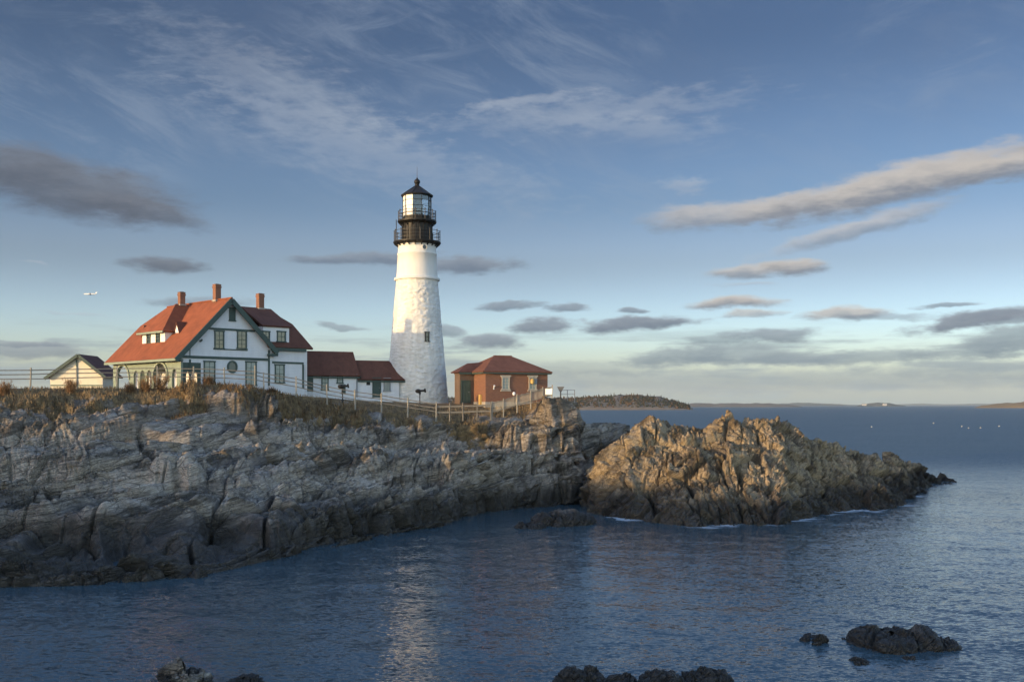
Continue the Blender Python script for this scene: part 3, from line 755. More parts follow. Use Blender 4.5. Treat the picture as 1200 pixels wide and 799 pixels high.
# woodland on the near hill: one mass of crowns
def woodland(px0, px1, Y, prof, n, seed):
    g = np.random.default_rng(seed)
    bm = bmesh.new(); bmesh.ops.create_icosphere(bm, subdivisions=1, radius=1); 
    v0 = np.array([v.co for v in bm.verts]); f0 = np.array([[v.index for v in f.verts] for f in bm.faces]); bm.free()
    k = Y/1200; Vs = []; Fs = []; T = []
    for i in range(n):
        px = px0+(px1-px0)*g.random(); f = g.random()**.8*.55
        h = np.interp(px, [p for p, _ in prof], [q for _, q in prof])*k
        zf = np.interp(f, [0, .03, .12, .3, .5, .75], [0, .16, .5, .85, 1, .8])
        if f < .035: continue
        YY = Y+420*f; r = 1.5+g.random()*1.7; con = g.random() < .35
        hh = (r*2.4 if con else r*1.3)*(.7+.6*g.random())
        v = v0*(1+.28*g.normal(size=v0.shape)); 
        if con: v = v*np.stack([1-.42*(v0[:, 2]+1)]*2+[np.ones(len(v0))], 1)*np.array([.85, .85, 1])
        v = v*np.array([r, r, hh*.62])+np.array([(px-600)/1200*YY, YY, h*zf*.92+hh*.35])
        Fs.append(f0+len(Vs)*len(v0)); Vs.append(v); T.append(np.full(len(v0), g.random()))
    m, nt = nodes_of('woodland'); w = NT(nt)
    a = w.n('ShaderNodeAttribute', attribute_name='tint').outputs['Fac']
    P = w.n('ShaderNodeTexCoord').outputs['Object']
    c = w.mix(w.mr(a, .25, .9), (.025, .03, .016), (.11, .06, .028))
    c = w.mix(w.mr(w.noise(P, .25, 3), .4, .6, 0, .5), c, (.02, .02, .012))
    w.principled(c, .95, None, 0, .1)
    mesh_np('woodland', np.concatenate(Vs), np.concatenate(Fs), m, False, attrs={'tint': np.concatenate(T)}, kind='stuff', label='dark mixed wood covering the hill across the bay', cat='woodland')
woodland(474, 808, 1900, [(470, 12), (520, 15), (560, 12), (640, 12), (680, 15), (720, 17), (745, 18.5), (775, 15), (800, 7), (812, 2)], 4200, 5)
# ------------------------------------------------------------------ building materials
M_white = pm('white shingle', (.74, .75, .78), .10, .8, .75, .12, 20, bands=.16)
M_plain = pm('white paint', (.76, .76, .76), .10, 1.2, .7, .1, 20)
M_cream = pm('cream clapboard', (.74, .68, .54), .08, .8, .75, .1, 20, bands=.15)
M_green = pm('dark green trim', (.055, .085, .075), .2, 2, .6, .1, 20)
M_porch = pm('sage green porch', (.22, .27, .22), .15, 1.5, .7, .1, 20)
M_red = pm('red roof shingle', (.25, .076, .034), .34, .7, .85, .25, 18, bands=.2)
M_redd = pm('dark red roof shingle', (.125, .05, .033), .34, .7, .85, .25, 18, bands=.2)
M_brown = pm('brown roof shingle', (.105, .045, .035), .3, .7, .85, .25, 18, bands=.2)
M_black = pm('black iron', (.016, .015, .014), .3, 2, .5, .08, 10, spec=.25)
M_iron = pm('dark railing iron', (.03, .03, .03), .3, 3, .5, .1, 20)
M_wood = pm('weathered timber', (.22, .195, .16), .3, 3, .85, .3, 25)
M_wpost = pm('pale fence post', (.34, .31, .255), .2, 3, .8, .2, 25)
M_stone = pm('pale stone', (.42, .38, .32), .25, 3, .85, .3, 20)
M_metal = pm('grey metal', (.22, .23, .25), .2, 3, .5, .1, 15, metal=.3)
M_concrete = pm('concrete', (.38, .35, .30), .25, 1.5, .9, .3, 15)
M_lamp = pm('white enamel', (.82, .82, .80), .05, 3, .35, .02, 10)
M_yell = pm('yellow ochre paint', (.55, .36, .12), .15, 3, .6, .1, 15)
def mat_glass(name, col=(.02, .025, .03), rough=.06):
    m, nt = nodes_of(name); w = NT(nt)
    P = w.n('ShaderNodeTexCoord').outputs['Object']
    w.principled(w.mix(w.noise(P, 1.5, 2), col, tuple(c*1.8 for c in col)), rough, w.bump(w.noise(P, 1.2, 2), .08, .05), 0, .6); return m
M_pane = mat_glass('window pane'); M_blind = mat_glass('window pane with pale blind', (.17, .20, .19), .25)
def mat_lantern():
    m, nt = nodes_of('lantern glass'); w = NT(nt)
    t = w.n('ShaderNodeBsdfTransparent'); t.inputs[0].default_value = (.86, .9, .92, 1)
    g = w.n('ShaderNodeBsdfGlossy'); g.inputs['Roughness'].default_value = .03; g.inputs[0].default_value = (.9, .9, .9, 1)
    f = w.n('ShaderNodeFresnel'); f.inputs[0].default_value = 1.5
    mx = w.n('ShaderNodeMixShader'); w.l(w.math('ADD', f.outputs[0], .06), mx.inputs[0]); w.l(t.outputs[0], mx.inputs[1]); w.l(g.outputs[0], mx.inputs[2])
    o = w.n('ShaderNodeOutputMaterial'); w.l(mx.outputs[0], o.inputs[0]); return m
M_lglass = mat_lantern()
def mat_brick():
    m, nt = nodes_of('red brick'); w = NT(nt)
    P = w.n('ShaderNodeTexCoord').outputs['Object']
    s = w.n('ShaderNodeSeparateXYZ'); w.l(P, s.inputs[0]); c = w.n('ShaderNodeCombineXYZ')
    w.l(w.math('ADD', s.outputs[0], s.outputs[1]), c.inputs[0]); w.l(s.outputs[2], c.inputs[1])
    b = w.n('ShaderNodeTexBrick'); w.l(c.outputs[0], b.inputs['Vector']); b.inputs['Scale'].default_value = 1
    b.inputs['Brick Width'].default_value = .24; b.inputs['Row Height'].default_value = .085; b.inputs['Mortar Size'].default_value = .009
    b.inputs['Color1'].default_value = (.235, .095, .052, 1); b.inputs['Color2'].default_value = (.14, .057, .038, 1); b.inputs['Mortar'].default_value = (.26, .19, .15, 1)
    n = w.noise(P, .9, 5, .6)
    col = w.mix(w.mr(n, .35, .65, 0, .5), b.outputs['Color'], (.24, .115, .07), 'MIX')
    w.principled(col, .85, w.bump(b.outputs['Fac'], -.4, .02), 0, .3); return m
M_brick = mat_brick()
def mat_tower():
    m, nt = nodes_of('whitewashed rubble stone'); w = NT(nt)
    P = w.n('ShaderNodeTexCoord').outputs['Object']
    wn = w.n('ShaderNodeTexNoise'); w.l(P, wn.inputs[0]); wn.inputs['Scale'].default_value = 1.6; wn.inputs['Detail'].default_value = 2
    ad = w.n('ShaderNodeVectorMath', operation='MULTIPLY_ADD'); w.l(wn.outputs['Color'], ad.inputs[0]); ad.inputs[1].default_value = (.35, .35, .35); w.l(P, ad.inputs[2])
    v = w.n('ShaderNodeTexVoronoi', feature='SMOOTH_F1'); w.l(w.mapping(ad.outputs[0], sc=(1.7, 1.7, 3.1)), v.inputs['Vector']); v.inputs['Scale'].default_value = 1; v.inputs['Smoothness'].default_value = .4
    h = w.math('ADD', w.math('MULTIPLY', v.outputs['Distance'], -.8), w.math('MULTIPLY', w.noise(P, 5, 4), .35))
    n1 = w.noise(w.mapping(P, sc=(1, 1, .1)), 2.2, 5); n2 = w.noise(P, .5, 4)
    c = w.mix(w.mr(w.math('ADD', n1, n2), .8, 1.2), (.62, .60, .56), (.74, .73, .70))
    w.principled(c, .75, w.bump(h, .9, .16), 0, .3); return m
M_tower = mat_tower()
M_smooth = pm('whitewashed smooth masonry', (.72, .70, .66), .08, .8, .7, .12, 6)

# ------------------------------------------------------------------ window makers (local axes: along = direction across the wall, out = outward)
def window(parent, c, along, out, w, h, mat=None, pane=None, bars=(1, 3), name='window', fr=.11, label=None):
    along, out = Vector(along).normalized(), Vector(out).normalized(); c = Vector(c); up = Vector((0, 0, 1))
    M3 = Matrix((along, out, up)).transposed()
    mb = MB()
    def bx(a, z, sx, sz, d0, d1): mb.box(c+along*a+up*z+out*((d0+d1)/2), (sx, d1-d0, sz), M3)
    bx(-w/2, 0, fr, h+fr, .0, .09); bx(w/2, 0, fr, h+fr, .0, .09)
    bx(0, h/2+.02, w+fr*1.9, fr*1.25, .002, .11); bx(0, -h/2, w+fr*2.2, fr, .002, .13)
    for i in range(1, bars[0]+1): bx(-w/2+w*i/(bars[0]+1), 0, .035, h, .03, .062)
    for i in range(1, bars[1]+1): bx(0, -h/2+h*i/(bars[1]+1), w, .06 if (bars[1] % 2 and i == (bars[1]+1)//2) else .035, .03, .066)
    o = mb.build(name, mat or M_green, parent, label=label)
    p = MB(); p.box(c+out*.024, (w-fr*.5, .02, h-fr*.5), M3); p.build('pane', pane or M_pane, o)
    return o
def door(parent, c, along, out, w, h, mat=None, name='door'):
    along, out = Vector(along).normalized(), Vector(out).normalized(); c = Vector(c); M3 = Matrix((along, out, Vector((0, 0, 1)))).transposed()
    mb = MB()
    for a in (-1, 1): mb.box(c+along*a*(w/2+.05)+out*.05, (.1, .1, h+.1), M3)
    mb.box(c+Vector((0, 0, h/2+.06))+out*.055, (w+.22, .11, .12), M3)
    mb.box(c+out*.025, (w, .05, h), M3)
    for z in (-.25, .22):
        for a in (-.22, .22): mb.box(c+along*a*w+Vector((0, 0, z*h))+out*.055, (w*.3, .03, h*.3), M3)
    o = mb.build(name, mat or M_green, parent)
    k = MB(); k.sphere(c+along*w*.38+out*.1, .05); k.build('handle', M_metal, o, True)
    return o
def chimney(parent, x, y, z0, z1, w=.75, d=.75, mat=None):
    mb = MB(); mb.box((x, y, (z0+z1)/2), (w, d, z1-z0)); mb.box((x, y, z1-.28), (w+.09, d+.09, .2)); mb.box((x, y, z1-.04), (w+.05, d+.05, .1))
    o = mb.build('chimney', M_brick, parent)
    f = MB(); f.box((x, y, z0+.08+.5*(z1-z0)*.22), (w+.16, d+.16, .16)); f.build('flashing', M_concrete, o)
    p = MB(); p.box((x, y, z1+.02), (w*.6, d*.6, .06)); p.build('flue', M_black, o)
    return o

# ------------------------------------------------------------------ keeper's house
TH = R(45); ZB = 11.3
house = empty('keeper_house', (-32.03, 99.07, ZB), TH, label='white two storey house with red gabled roof, three chimneys and green trim', cat='house')
U = np.array([math.cos(TH), math.sin(TH)])
def on_front(px, py, s=0.):
    """photo sight line met with the front plane of the house: local (t, z)"""
    k = (px-600)/1200; x0 = -32.03-.7071*s; y0 = 99.07+.7071*s
    t = (k*y0-x0)/(.7071*(1-k)); Y = y0+.7071*t
    return t, HC+(474-py)/1200*Y-ZB
Z = lambda z: z-ZB
EL, ER, AP = (-.75, 14.5), (10.45, 15.55), (5.2, 20.66)      # main roof profile (t, z): left eave, right eave, apex
zl = lambda t: EL[1]+(t-EL[0])*(AP[1]-EL[1])/(AP[0]-EL[0])
zr = lambda t: AP[1]+(t-AP[0])*(ER[1]-AP[1])/(ER[0]-AP[0])
# main walls
def prism(mb, prof, s0, s1): mb.slab([(t, s0, Z(z)) for t, z in prof], s1-s0, (0, 1, 0))
mb = MB()
up = [(0, 14.1), (10.1, 14.1), (10.1, zr(10.1)-.25), (5.2, 20.66-.3), (0, zl(0)-.25)]
prism(mb, up, 0, 13.0); prism(mb, [(0, 14.1), (10.1, 14.1), (10.1, zr(10.1)-.25), (7.7, 18.0), (2.7, 18.0), (0, zl(0)-.25)], 13.0, 15.2)
prism(mb, [(2.1, 10.6), (10.1, 10.6), (10.1, 14.1), (2.1, 14.1)], 0, 15.2)
mb.build('wall', M_white, house)
mb = MB(); prism(mb, [(10.1, 10.6), (14.5, 10.6), (14.5, 15.8), (10.1, 15.8)], .18, 8.5)
prism(mb, [(10.1, 15.8), (14.3, 15.8), (13.3, 18.0), (10.1, 18.0)], 2.6, 6.2); mb.build('wing_wall', M_white, house)
# roofs
mb = MB(); TKH = .2
tb, tr = -.75+(18.6-EL[1])/((AP[1]-EL[1])/(AP[0]-EL[0])), AP[0]+(18.6-AP[1])/((ER[1]-AP[1])/(ER[0]-AP[0]))
mb.slab([(EL[0], -.5, Z(EL[1])), (AP[0], -.5, Z(AP[1])), (AP[0], 13.2, Z(AP[1])), (tb, 15.6, Z(18.6)), (EL[0], 15.6, Z(EL[1]))], TKH)
mb.slab([(ER[0], -.5, Z(ER[1])), (AP[0], -.5, Z(AP[1])), (AP[0], 13.2, Z(AP[1])), (tr, 15.6, Z(18.6)), (ER[0], 15.6, Z(ER[1]))], TKH)
mb.slab([(AP[0], 13.2, Z(AP[1])), (tb, 15.6, Z(18.6)), (tr, 15.6, Z(18.6))], TKH)
mb.bar((AP[0], -.5, Z(AP[1])+.02), (AP[0], 13.2, Z(AP[1])+.02), .22, .12)
mb.build('roof', M_red, house)
mb = MB()
R0, R1, B1, E1 = (5.2, 4.3, 20.4), (11.9, 4.3, 20.4), (14.15, 2.45, 18.7), (15.0, -.25, 16.0)
mir = lambda p: (p[0], 8.6-p[1], p[2])
zz = lambda P: [(p[0], p[1], Z(p[2])) for p in P]
mb.slab(zz([R0, R1, B1, (8.0, 2.45, 18.55)]), TKH); mb.slab(zz([(8.0, 2.45, 18.55), B1, E1, (9.6, -.25, 16.0)]), TKH)
mb.slab(zz([R1, B1, mir(B1)]), TKH); mb.slab(zz([B1, E1, mir(E1), mir(B1)]), TKH)
mb.slab(zz([R0, R1, mir(B1), mir((8.0, 2.45, 18.55))]), TKH); mb.slab(zz([mir(B1), mir(E1), mir((9.6, -.25, 16)), mir((8.0, 2.45, 18.55))]), TKH)
mb.build('wing_roof', M_redd, house)
# wing dormer
dm_ = MB(); dm_.slab(zz([(9.2, .3, 16.2), (12.35, .3, 16.2), (12.35, .3, 18.1), (9.2, .3, 18.1)]), 3.0, (0, 1, 0)); dorm = dm_.build('dormer', M_plain, house)
d2 = MB(); d2.slab(zz([(9.0, .05, 18.2), (12.55, .05, 18.2), (12.55, 4.2, 20.35), (9.0, 4.2, 20.35)]), .16); d2.build('dormer_roof', M_redd, dorm)
for px in (311.5, 329.5):
    t, z = on_front(px, 394.5, .3); window(dorm, (t, .3, z), (1, 0, 0), (0, -1, 0), .95 if px > 320 else .8, 1.05, bars=(1, 1))
# left dormer with hipped roof
dl = MB(); dl.slab(zz([(1.05, 5.45, 15.9), (1.05, 10.5, 15.9), (1.05, 10.5, 17.65), (1.05, 5.45, 17.65)]), 3.2, (1, 0, 0)); dleft = dl.build('dormer', M_plain, house)
d2 = MB(); a, b_, p1, p2 = (.6, 5.05, 17.45), (.6, 10.9, 17.45), (3.5, 7.98, 20.55), (5.4, 7.98, 20.55)
d2.slab(zz([a, b_, p1]), .16); d2.slab(zz([a, p1, p2, (5.0, 5.05, 17.45)]), .16); d2.slab(zz([b_, p1, p2, (5.0, 10.9, 17.45)]), .16)
d2.build('dormer_roof', M_red, dleft)
d3 = MB(); d3.bar((.62, 5.05, Z(17.36)), (.62, 10.9, Z(17.36)), .1, .2); d3.bar((1.0, 5.4, Z(15.85)), (1.0, 10.55, Z(15.85)), .1, .14); d3.build('dormer_trim', M_porch, dleft)
for s in (6.9, 9.0): window(dleft, (1.05, s, Z(16.75)), (0, 1, 0), (-1, 0, 0), .75, 1.35, bars=(1, 3))
# two little vent gablets on the left slope
for s in (4.5, 11.7):
    t0 = 1.9; mb = MB()
    mb.slab(zz([(t0, s-.55, zl(t0)-.05), (t0, s+.55, zl(t0)-.05), (t0, s, zl(t0)+1.05)]), .9, (1, 0, 0)); g_ = mb.build('vent_gablet', M_plain, house)
    r_ = MB()
    for q in (-1, 1): r_.slab(zz([(t0-.12, s+q*.68, zl(t0)-.12), (t0-.12, s, zl(t0)+1.16), (t0+1.1, s, zl(t0)+1.16), (t0+.9, s+q*.68, zl(t0)+.1)]), .07)
    r_.build('gablet_roof', M_redd, g_)
# rakes, eaves and bands
mb = MB()
def rake(p, q, w=.5, off=-.52):
    a_, b2 = Vector((p[0], off, Z(p[1])-.24)), Vector((q[0], off, Z(q[1])-.24)); mb.bar(a_, b2, .12, w)
rake(EL, AP); rake(ER, AP)
mb.bar((ER[0], -.5, Z(ER[1])-.22), (ER[0], .9, Z(ER[1])-.22), .14, .34)
mb.box((ER[0]-.45, -.28, Z(ER[1])-.42), (1.0, .5, .22)); mb.bar((AP[0]-3.2, -.42, Z(zl(AP[0]-3.2))-1.0), (AP[0]-3.2, -.02, Z(zl(AP[0]-3.2))-1.15), .14)
mb.build('rake_board', M_green, house)
mb = MB()
def band(px0, px1, py, s=0., h=.2, out=.07):
    a_, z0 = on_front(px0, py, s); b2, z1 = on_front(px1, py, s); zz_ = on_front((px0+px1)/2, py, s)[1]
    mb.box(((a_+b2)/2, s-out/2, zz_), (b2-a_, out, h))
band(244, 298.5, 386.3); band(208, 315, 419.5, 0, .26, .09); band(316, 355.5, 425, .18, .2); band(316, 357, 409.5, .18, .36, .36); band(250, 290, 409.6, 0, .12, .05)
def post(px, py0, py1, s=0., w=.18, out=.062):
    t, za = on_front(px, py0, s); _, zb = on_front(px, py1, s); mb.box((t, s-out/2, (za+zb)/2), (w, out, abs(za-zb)))
post(222.5, 421, 450); post(315, 410, 452, 0, .2); post(222.5, 402.5, 419, 0, .05); post(355, 427, 455, .18, .2)
mb.build('trim', M_green, house)
# windows of the front
def fw(px0, px1, py0, py1, s=0., pane=None, bars=(1, 3), **k):
    t0, za = on_front(px0, (py0+py1)/2, s); t1, _ = on_front(px1, (py0+py1)/2, s); m_ = (px0+px1)/2
    _, z0 = on_front(m_, py1, s); _, z1 = on_front(m_, py0, s)
    return window(house, ((t0+t1)/2, s, (z0+z1)/2), (1, 0, 0), (0, -1, 0), t1-t0-.12, z1-z0-.1, pane=pane, bars=bars, **k)
fw(251, 262.5, 387.5, 409); fw(277.5, 289, 387.5, 409); fw(268.3, 275.7, 360.5, 376.5, pane=M_green, bars=(0, 6), name='louvre_window')
fw(238.5, 252, 423, 450, pane=M_blind); fw(287.5, 300.5, 423.5, 452, pane=M_blind); fw(321.8, 333.2, 427, 449, .18, pane=M_blind)
t, z = on_front(272, 429.8)
mb = MB(); 
for k in range(20):
    a0, a1 = 2*math.pi*k/20, 2*math.pi*(k+1)/20
    mb.bar((t+.5*math.cos(a0), -.05, z+.56*math.sin(a0)), (t+.5*math.cos(a1), -.05, z+.56*math.sin(a1)), .1, .16)
rw = mb.build('round_window', M_green, house)
mb = MB(); mb.cone((t, -.01, z), (t, -.03, z), .47, .47, 24); mb.build('pane', mat_glass('smoky pane', (.05, .065, .06), .3), rw)
M_pgreen = pm('pale green trim', (.29, .34, .28), .15, 2, .6)
# porch: arcade under the left eave, with an arched end towards the front
mb = MB()
holes = [arch(4.2, 3.0, Z(11.45), Z(12.6)), arch(12.8, 3.0, Z(11.45), Z(12.6))]+[arch(s, 1.0, Z(11.45), Z(13.0), 8) for s in (6.75, 8.25, 9.75)]+[arch(1.35, .95, Z(11.45), Z(13.0), 8)]
mb.plate([(0, Z(10.6)), (15.2, Z(10.6)), (15.2, Z(14.45)), (0, Z(14.45))], holes, lambda a_, z_: Vector((0, a_, z_)), Vector((.22, 0, 0)))
porch = mb.build('porch', M_porch, house)
mb = MB(); mb.plate([(.23, Z(10.6)), (2.08, Z(10.6)), (2.08, Z(14.1)), (.23, Z(14.1))], [arch(1.16, 1.25, Z(11.3), Z(12.75))], lambda a_, z_: Vector((a_, 0, z_)), Vector((0, .2, 0))); mb.build('porch_end', M_green, porch)
for s in (4.2, 12.8):
    mb = MB()
    for k in range(12):
        a0, a1 = math.pi*k/12, math.pi*(k+1)/12
        mb.bar((-.06, s+1.62*math.cos(a0), Z(12.6)+1.62*math.sin(a0)), (-.06, s+1.62*math.cos(a1), Z(12.6)+1.62*math.sin(a1)), .16, .2)
    mb.build('arch_trim', M_pgreen, porch)
for s in (3.9, 12.6): door(porch, (2.1, s, Z(12.5)), (0, 1, 0), (-1, 0, 0), 1.5, 2.4)
mb = MB(); mb.box((1.05, 7.6, Z(11.3)), (2.05, 15.1, .12)); mb.build('porch_floor', M_wood, porch)
mb = MB(); mb.bar((EL[0]-.02, -.5, Z(EL[1])-.16), (EL[0]-.02, 15.6, Z(EL[1])-.16), .12, .24); mb.box((-.3, 7.55, Z(EL[1])-.2), (.75, 15.9, .06)); mb.build('eave', M_porch, house)
chimney(house, 5.2, 2.5, Z(20.3), Z(22.25), .6, .6); chimney(house, 4.15, 7.98, Z(20.2), Z(21.8), .56, .56); chimney(house, 11.3, 4.3, Z(20.0), Z(21.9), .62, .62)
mb = MB(); t, z = on_front(357, 455, .18); mb.box((14.3, .0, z+.9), (.1, .1, 3.2)); mb.build('downspout', M_plain, house)

# ------------------------------------------------------------------ covered walkway between house and tower: two low buildings
TH2 = math.atan2(.423, .906)
def link(name, px_a, px_b, Y, zb, z_eave, z_ridge, depth, label, hip_right=0.0, over=.25, mat=M_redd, cat='building'):
    A = at(px_a, 474, Y); k = (px_b-600)/1200
    L = (k*A.y-A.x)/(.906-.423*k)
    root = empty(name, (A.x, A.y, zb), TH2, label=label, cat=cat)
    ze, zr_ = z_eave-zb, z_ridge-zb; hd = depth/2
    mb = MB(); mb.slab([(0, 0, -.8), (0, depth, -.8), (0, depth, ze+.05), (0, hd, zr_-.2), (0, 0, ze+.05)], L-hip_right*.6, (1, 0, 0)); mb.build('wall', M_white, root)
    sl = (zr_-ze)/hd
    mb = MB()
    e0 = ze-over*sl
    mb.slab([(-.15, -over, e0+.06), (L+.15, -over, e0+.06), (L+.15-hip_right, hd, zr_+.06), (-.15, hd, zr_+.06)], .16)
    mb.slab([(-.15, depth+over, e0+.06), (L+.15, depth+over, e0+.06), (L+.15-hip_right, hd, zr_+.06), (-.15, hd, zr_+.06)], .16)
    if hip_right: mb.slab([(L+.15, -over, e0+.06), (L+.15, depth+over, e0+.06), (L+.15-hip_right, hd, zr_+.06)], .16)
    mb.build('roof', mat, root)
    mb = MB(); mb.box((L/2, -over+.06, e0-.17), (L+.2, .1, .18)); mb.build('eave_trim', M_green, root)
    def pos(px, py, out=0.):
        kk = (px-600)/1200; x = (kk*A.y-A.x)/(.906-.423*kk); YY = A.y+.423*x
        return x, HC+(474-py)/1200*YY-zb
    return root, pos, L
def lwin(root, pos, x0, x1, y0, y1, **k):
    a, _ = pos(x0, y0); b, _ = pos(x1, y0); _, z1 = pos((x0+x1)/2, y0); _, z0 = pos((x0+x1)/2, y1)
    return window(root, ((a+b)/2, 0, (z0+z1)/2), (1, 0, 0), (0, -1, 0), b-a-.12, z1-z0-.1, **k)
def ldoor(root, pos, x0, x1, y0, y1, **k):
    a, _ = pos(x0, y0); b, _ = pos(x1, y0); _, z1 = pos((x0+x1)/2, y0); _, z0 = pos((x0+x1)/2, y1)
    return door(root, ((a+b)/2, 0, (z0+z1)/2), (1, 0, 0), (0, -1, 0), b-a-.15, z1-z0-.1, **k)
lk, pos, L = link('walkway_building', 357.5, 419.5, 112, 11.0, 13.42, 15.95, 4.9, 'long white walkway building under a dark red roof, joined to the house end')
ldoor(lk, pos, 359, 366.5, 439.5, 459)
lwin(lk, pos, 376.5, 385, 439.5, 457.5, pane=M_blind); lwin(lk, pos, 394.5, 402, 439.5, 449.5, pane=M_blind, bars=(1, 1)); 
ldoor(lk, pos, 400.5, 404.5, 451, 462)
mb = MB(); x, z = pos(419, 452); mb.box((x-.1, -.08, z), (.09, .09, 2.6)); mb.build('downspout', M_metal, lk)
lk, pos, L = link('walkway_building', 419.6, 476.5, 114.6, 10.6, 13.0, 15.0, 4.6, 'lower white walkway building with one dark door, between the long one and the tower', hip_right=1.5)
ldoor(lk, pos, 436.5, 446, 443, 466)
lwin(lk, pos, 449.5, 457.5, 443, 458.5, pane=M_blind, bars=(1, 4), mat=M_metal)
x, z = pos(431.5, 449); mb = MB(); mb.box((x, -.03, z), (.42, .05, .42)); mb.box((x, -.06, z), (.34, .03, .34)); mb.build('plaque', M_black, lk)
x, z = pos(421.8, 443.5); mb = MB(); mb.box((x, -.1, z), (.2, .2, .34)); mb.cone((x, -.12, z+.17), (x, -.12, z+.3), .12, .03, 8); mb.build('wall_lantern', M_black, lk)

# ------------------------------------------------------------------ small gabled garage beside the house
TH3 = 0.0
gar = empty('garage', (*at(56, 474, 125).xy, 11.3), TH3, label='small cream gabled garage with brown roof beyond the end of the house', cat='garage')
W, D, ze, za = 7.0, 5.2, 2.35, 4.85
mb = MB(); mb.slab([(.3, 0, -.8), (W-.3, 0, -.8), (W-.3, 0, ze+.05), (W/2+.35, 0, za-.3), (.3, 0, ze-.12)], D, (0, 1, 0)); mb.build('wall', M_cream, gar)
mb = MB()
ap = W/2+.35
mb.slab([(-.15, -.45, ze-.38), (ap, -.45, za), (ap, D+.3, za), (-.15, D+.3, ze-.38)], .16); mb.slab([(W+.15, -.45, ze-.2), (ap, -.45, za), (ap, D+.3, za), (W+.15, D+.3, ze-.2)], .16)
mb.build('roof', M_brown, gar)
mb = MB(); mb.bar((-.2, -.5, ze-.52), (ap, -.5, za-.14), .1, .36); mb.bar((W+.2, -.5, ze-.34), (ap, -.5, za-.14), .1, .36); mb.build('rake_board', M_green, gar)
mb = MB(); mb.box((ap-.3, -.06, 1.6), (.16, .1, 5.2)); mb.build('corner_board', M_green, gar)
mb = MB(); mb.box((W/2, -.04, 1.05), (6.3, .08, .18)); mb.build('trim', M_porch, gar)
# ------------------------------------------------------------------ lighthouse
LX = (488.8-600)/10; LZ = 10.35
lh = empty('lighthouse', (LX, 120, LZ), label='tall white tapering lighthouse with black lantern gallery', cat='lighthouse')
def rad(z): return np.interp(z, [9, 24.6, 28.9], [3.78, 2.42, 2.15])
NS = 150; zs = np.linspace(9.4, 24.5, 190); a = np.linspace(0, 2*np.pi, NS+1)
A_, Z_ = np.meshgrid(a, zs); Rr = rad(Z_)
Pn = np.stack([Rr*np.cos(A_), Rr*np.sin(A_), Z_], 2).reshape(-1, 3)
f1, f2, i1, j1 = voro(np.stack([Pn[:, 0]/.62, Pn[:, 1]/.62, Pn[:, 2]/.34], 1)+fbm(Pn/1.5, 2, 5)[:, None]*.4, 501)
dd = ((i1-.5)*.04-(1-np.clip((f2-f1)/.25, 0, 1))*.03+fbm(Pn/.7, 3, 9)*.03).reshape(Rr.shape); dd[:, -1] = dd[:, 0]
V = np.stack([(Rr+dd)*np.cos(A_), (Rr+dd)*np.sin(A_), Z_-LZ], 2).reshape(-1, 3)
mesh_np('tower', V, grid_faces(len(zs), NS+1), M_tower, True, lh)
mb = MB(); mb.lathe([(2.40, 24.45-LZ), (2.64, 24.5-LZ), (2.68, 24.62-LZ), (2.66, 24.75-LZ), (2.40, 24.86-LZ)], 64); mb.build('belt_course', M_smooth, lh, False)
mb = MB(); mb.lathe([(2.42, 24.8-LZ), (2.32, 26.2-LZ), (2.27, 27.45-LZ), (2.33, 27.5-LZ), (2.33, 27.62-LZ), (2.25, 27.67-LZ), (2.2, 28.55-LZ), (2.45, 28.78-LZ), (2.5, 28.82-LZ)], 72, cap=False); up_ = mb.build('upper_tower', M_smooth, lh, True)
# porthole and slit window (tangent to the wall)
def wall_dir(px): s = (px-488.8)/10; return s
def on_tower(px, z):
    x = (px-488.8)/10; r = rad(z); y = -math.sqrt(max(r*r-x*x, 0)); n = Vector((x, y, 0)).normalized(); return Vector((x, y, z-LZ)), n
c, n = on_tower(499, 28.15); mb = MB(); 
al = Vector((-n.y, n.x, 0))
for k in range(16):
    a0, a1 = 2*math.pi*k/16, 2*math.pi*(k+1)/16
    mb.bar(c+n*.05+al*.3*math.cos(a0)+Vector((0, 0, .3*math.sin(a0))), c+n*.05+al*.3*math.cos(a1)+Vector((0, 0, .3*math.sin(a1))), .12, .09)
ph = mb.build('porthole', M_smooth, up_); mb = MB(); mb.cone(c+n*.02, c+n*.06, .27, .27, 18); mb.build('pane', M_pane, ph)
c, n = on_tower(502.6, 17.75); al = Vector((-n.y, n.x, 0))
window(lh, c+n*.0, al, n, .46, 1.05, mat=M_black, bars=(0, 1), fr=.09)
# gallery deck with corbels
mb = MB(); mb.lathe([(2.3, 28.62-LZ), (2.62, 28.74-LZ), (2.78, 28.86-LZ), (2.78, 29.0-LZ), (1.6, 29.02-LZ)], 60, cap=False)
for k in range(20):
    q = 2*math.pi*k/20; mb.bar((2.25*math.cos(q), 2.25*math.sin(q), 28.45-LZ), (2.7*math.cos(q), 2.7*math.sin(q), 28.8-LZ), .1, .12)
gd = mb.build('gallery_deck', M_black, lh)
def railing(name, r, z0, h, n, rails, parent):
    mb = MB()
    for k in range(n):
        q = 2*math.pi*k/n; mb.cone((r*math.cos(q), r*math.sin(q), z0-LZ), (r*math.cos(q), r*math.sin(q), z0+h-LZ), .05, .05, 6)
        mb.sphere((r*math.cos(q), r*math.sin(q), z0+h-LZ+.05), .075, u=6, v=5)
    for zz_ in rails:
        m_ = n*3
        for k in range(m_):
            a0, a1 = 2*math.pi*k/m_, 2*math.pi*(k+1)/m_
            mb.bar((r*math.cos(a0), r*math.sin(a0), z0+zz_-LZ), (r*math.cos(a1), r*math.sin(a1), z0+zz_-LZ), .045)
    return mb.build(name, M_iron, parent)
railing('railing', 2.68, 29.0, 1.25, 14, (.4, .8, 1.2), gd)
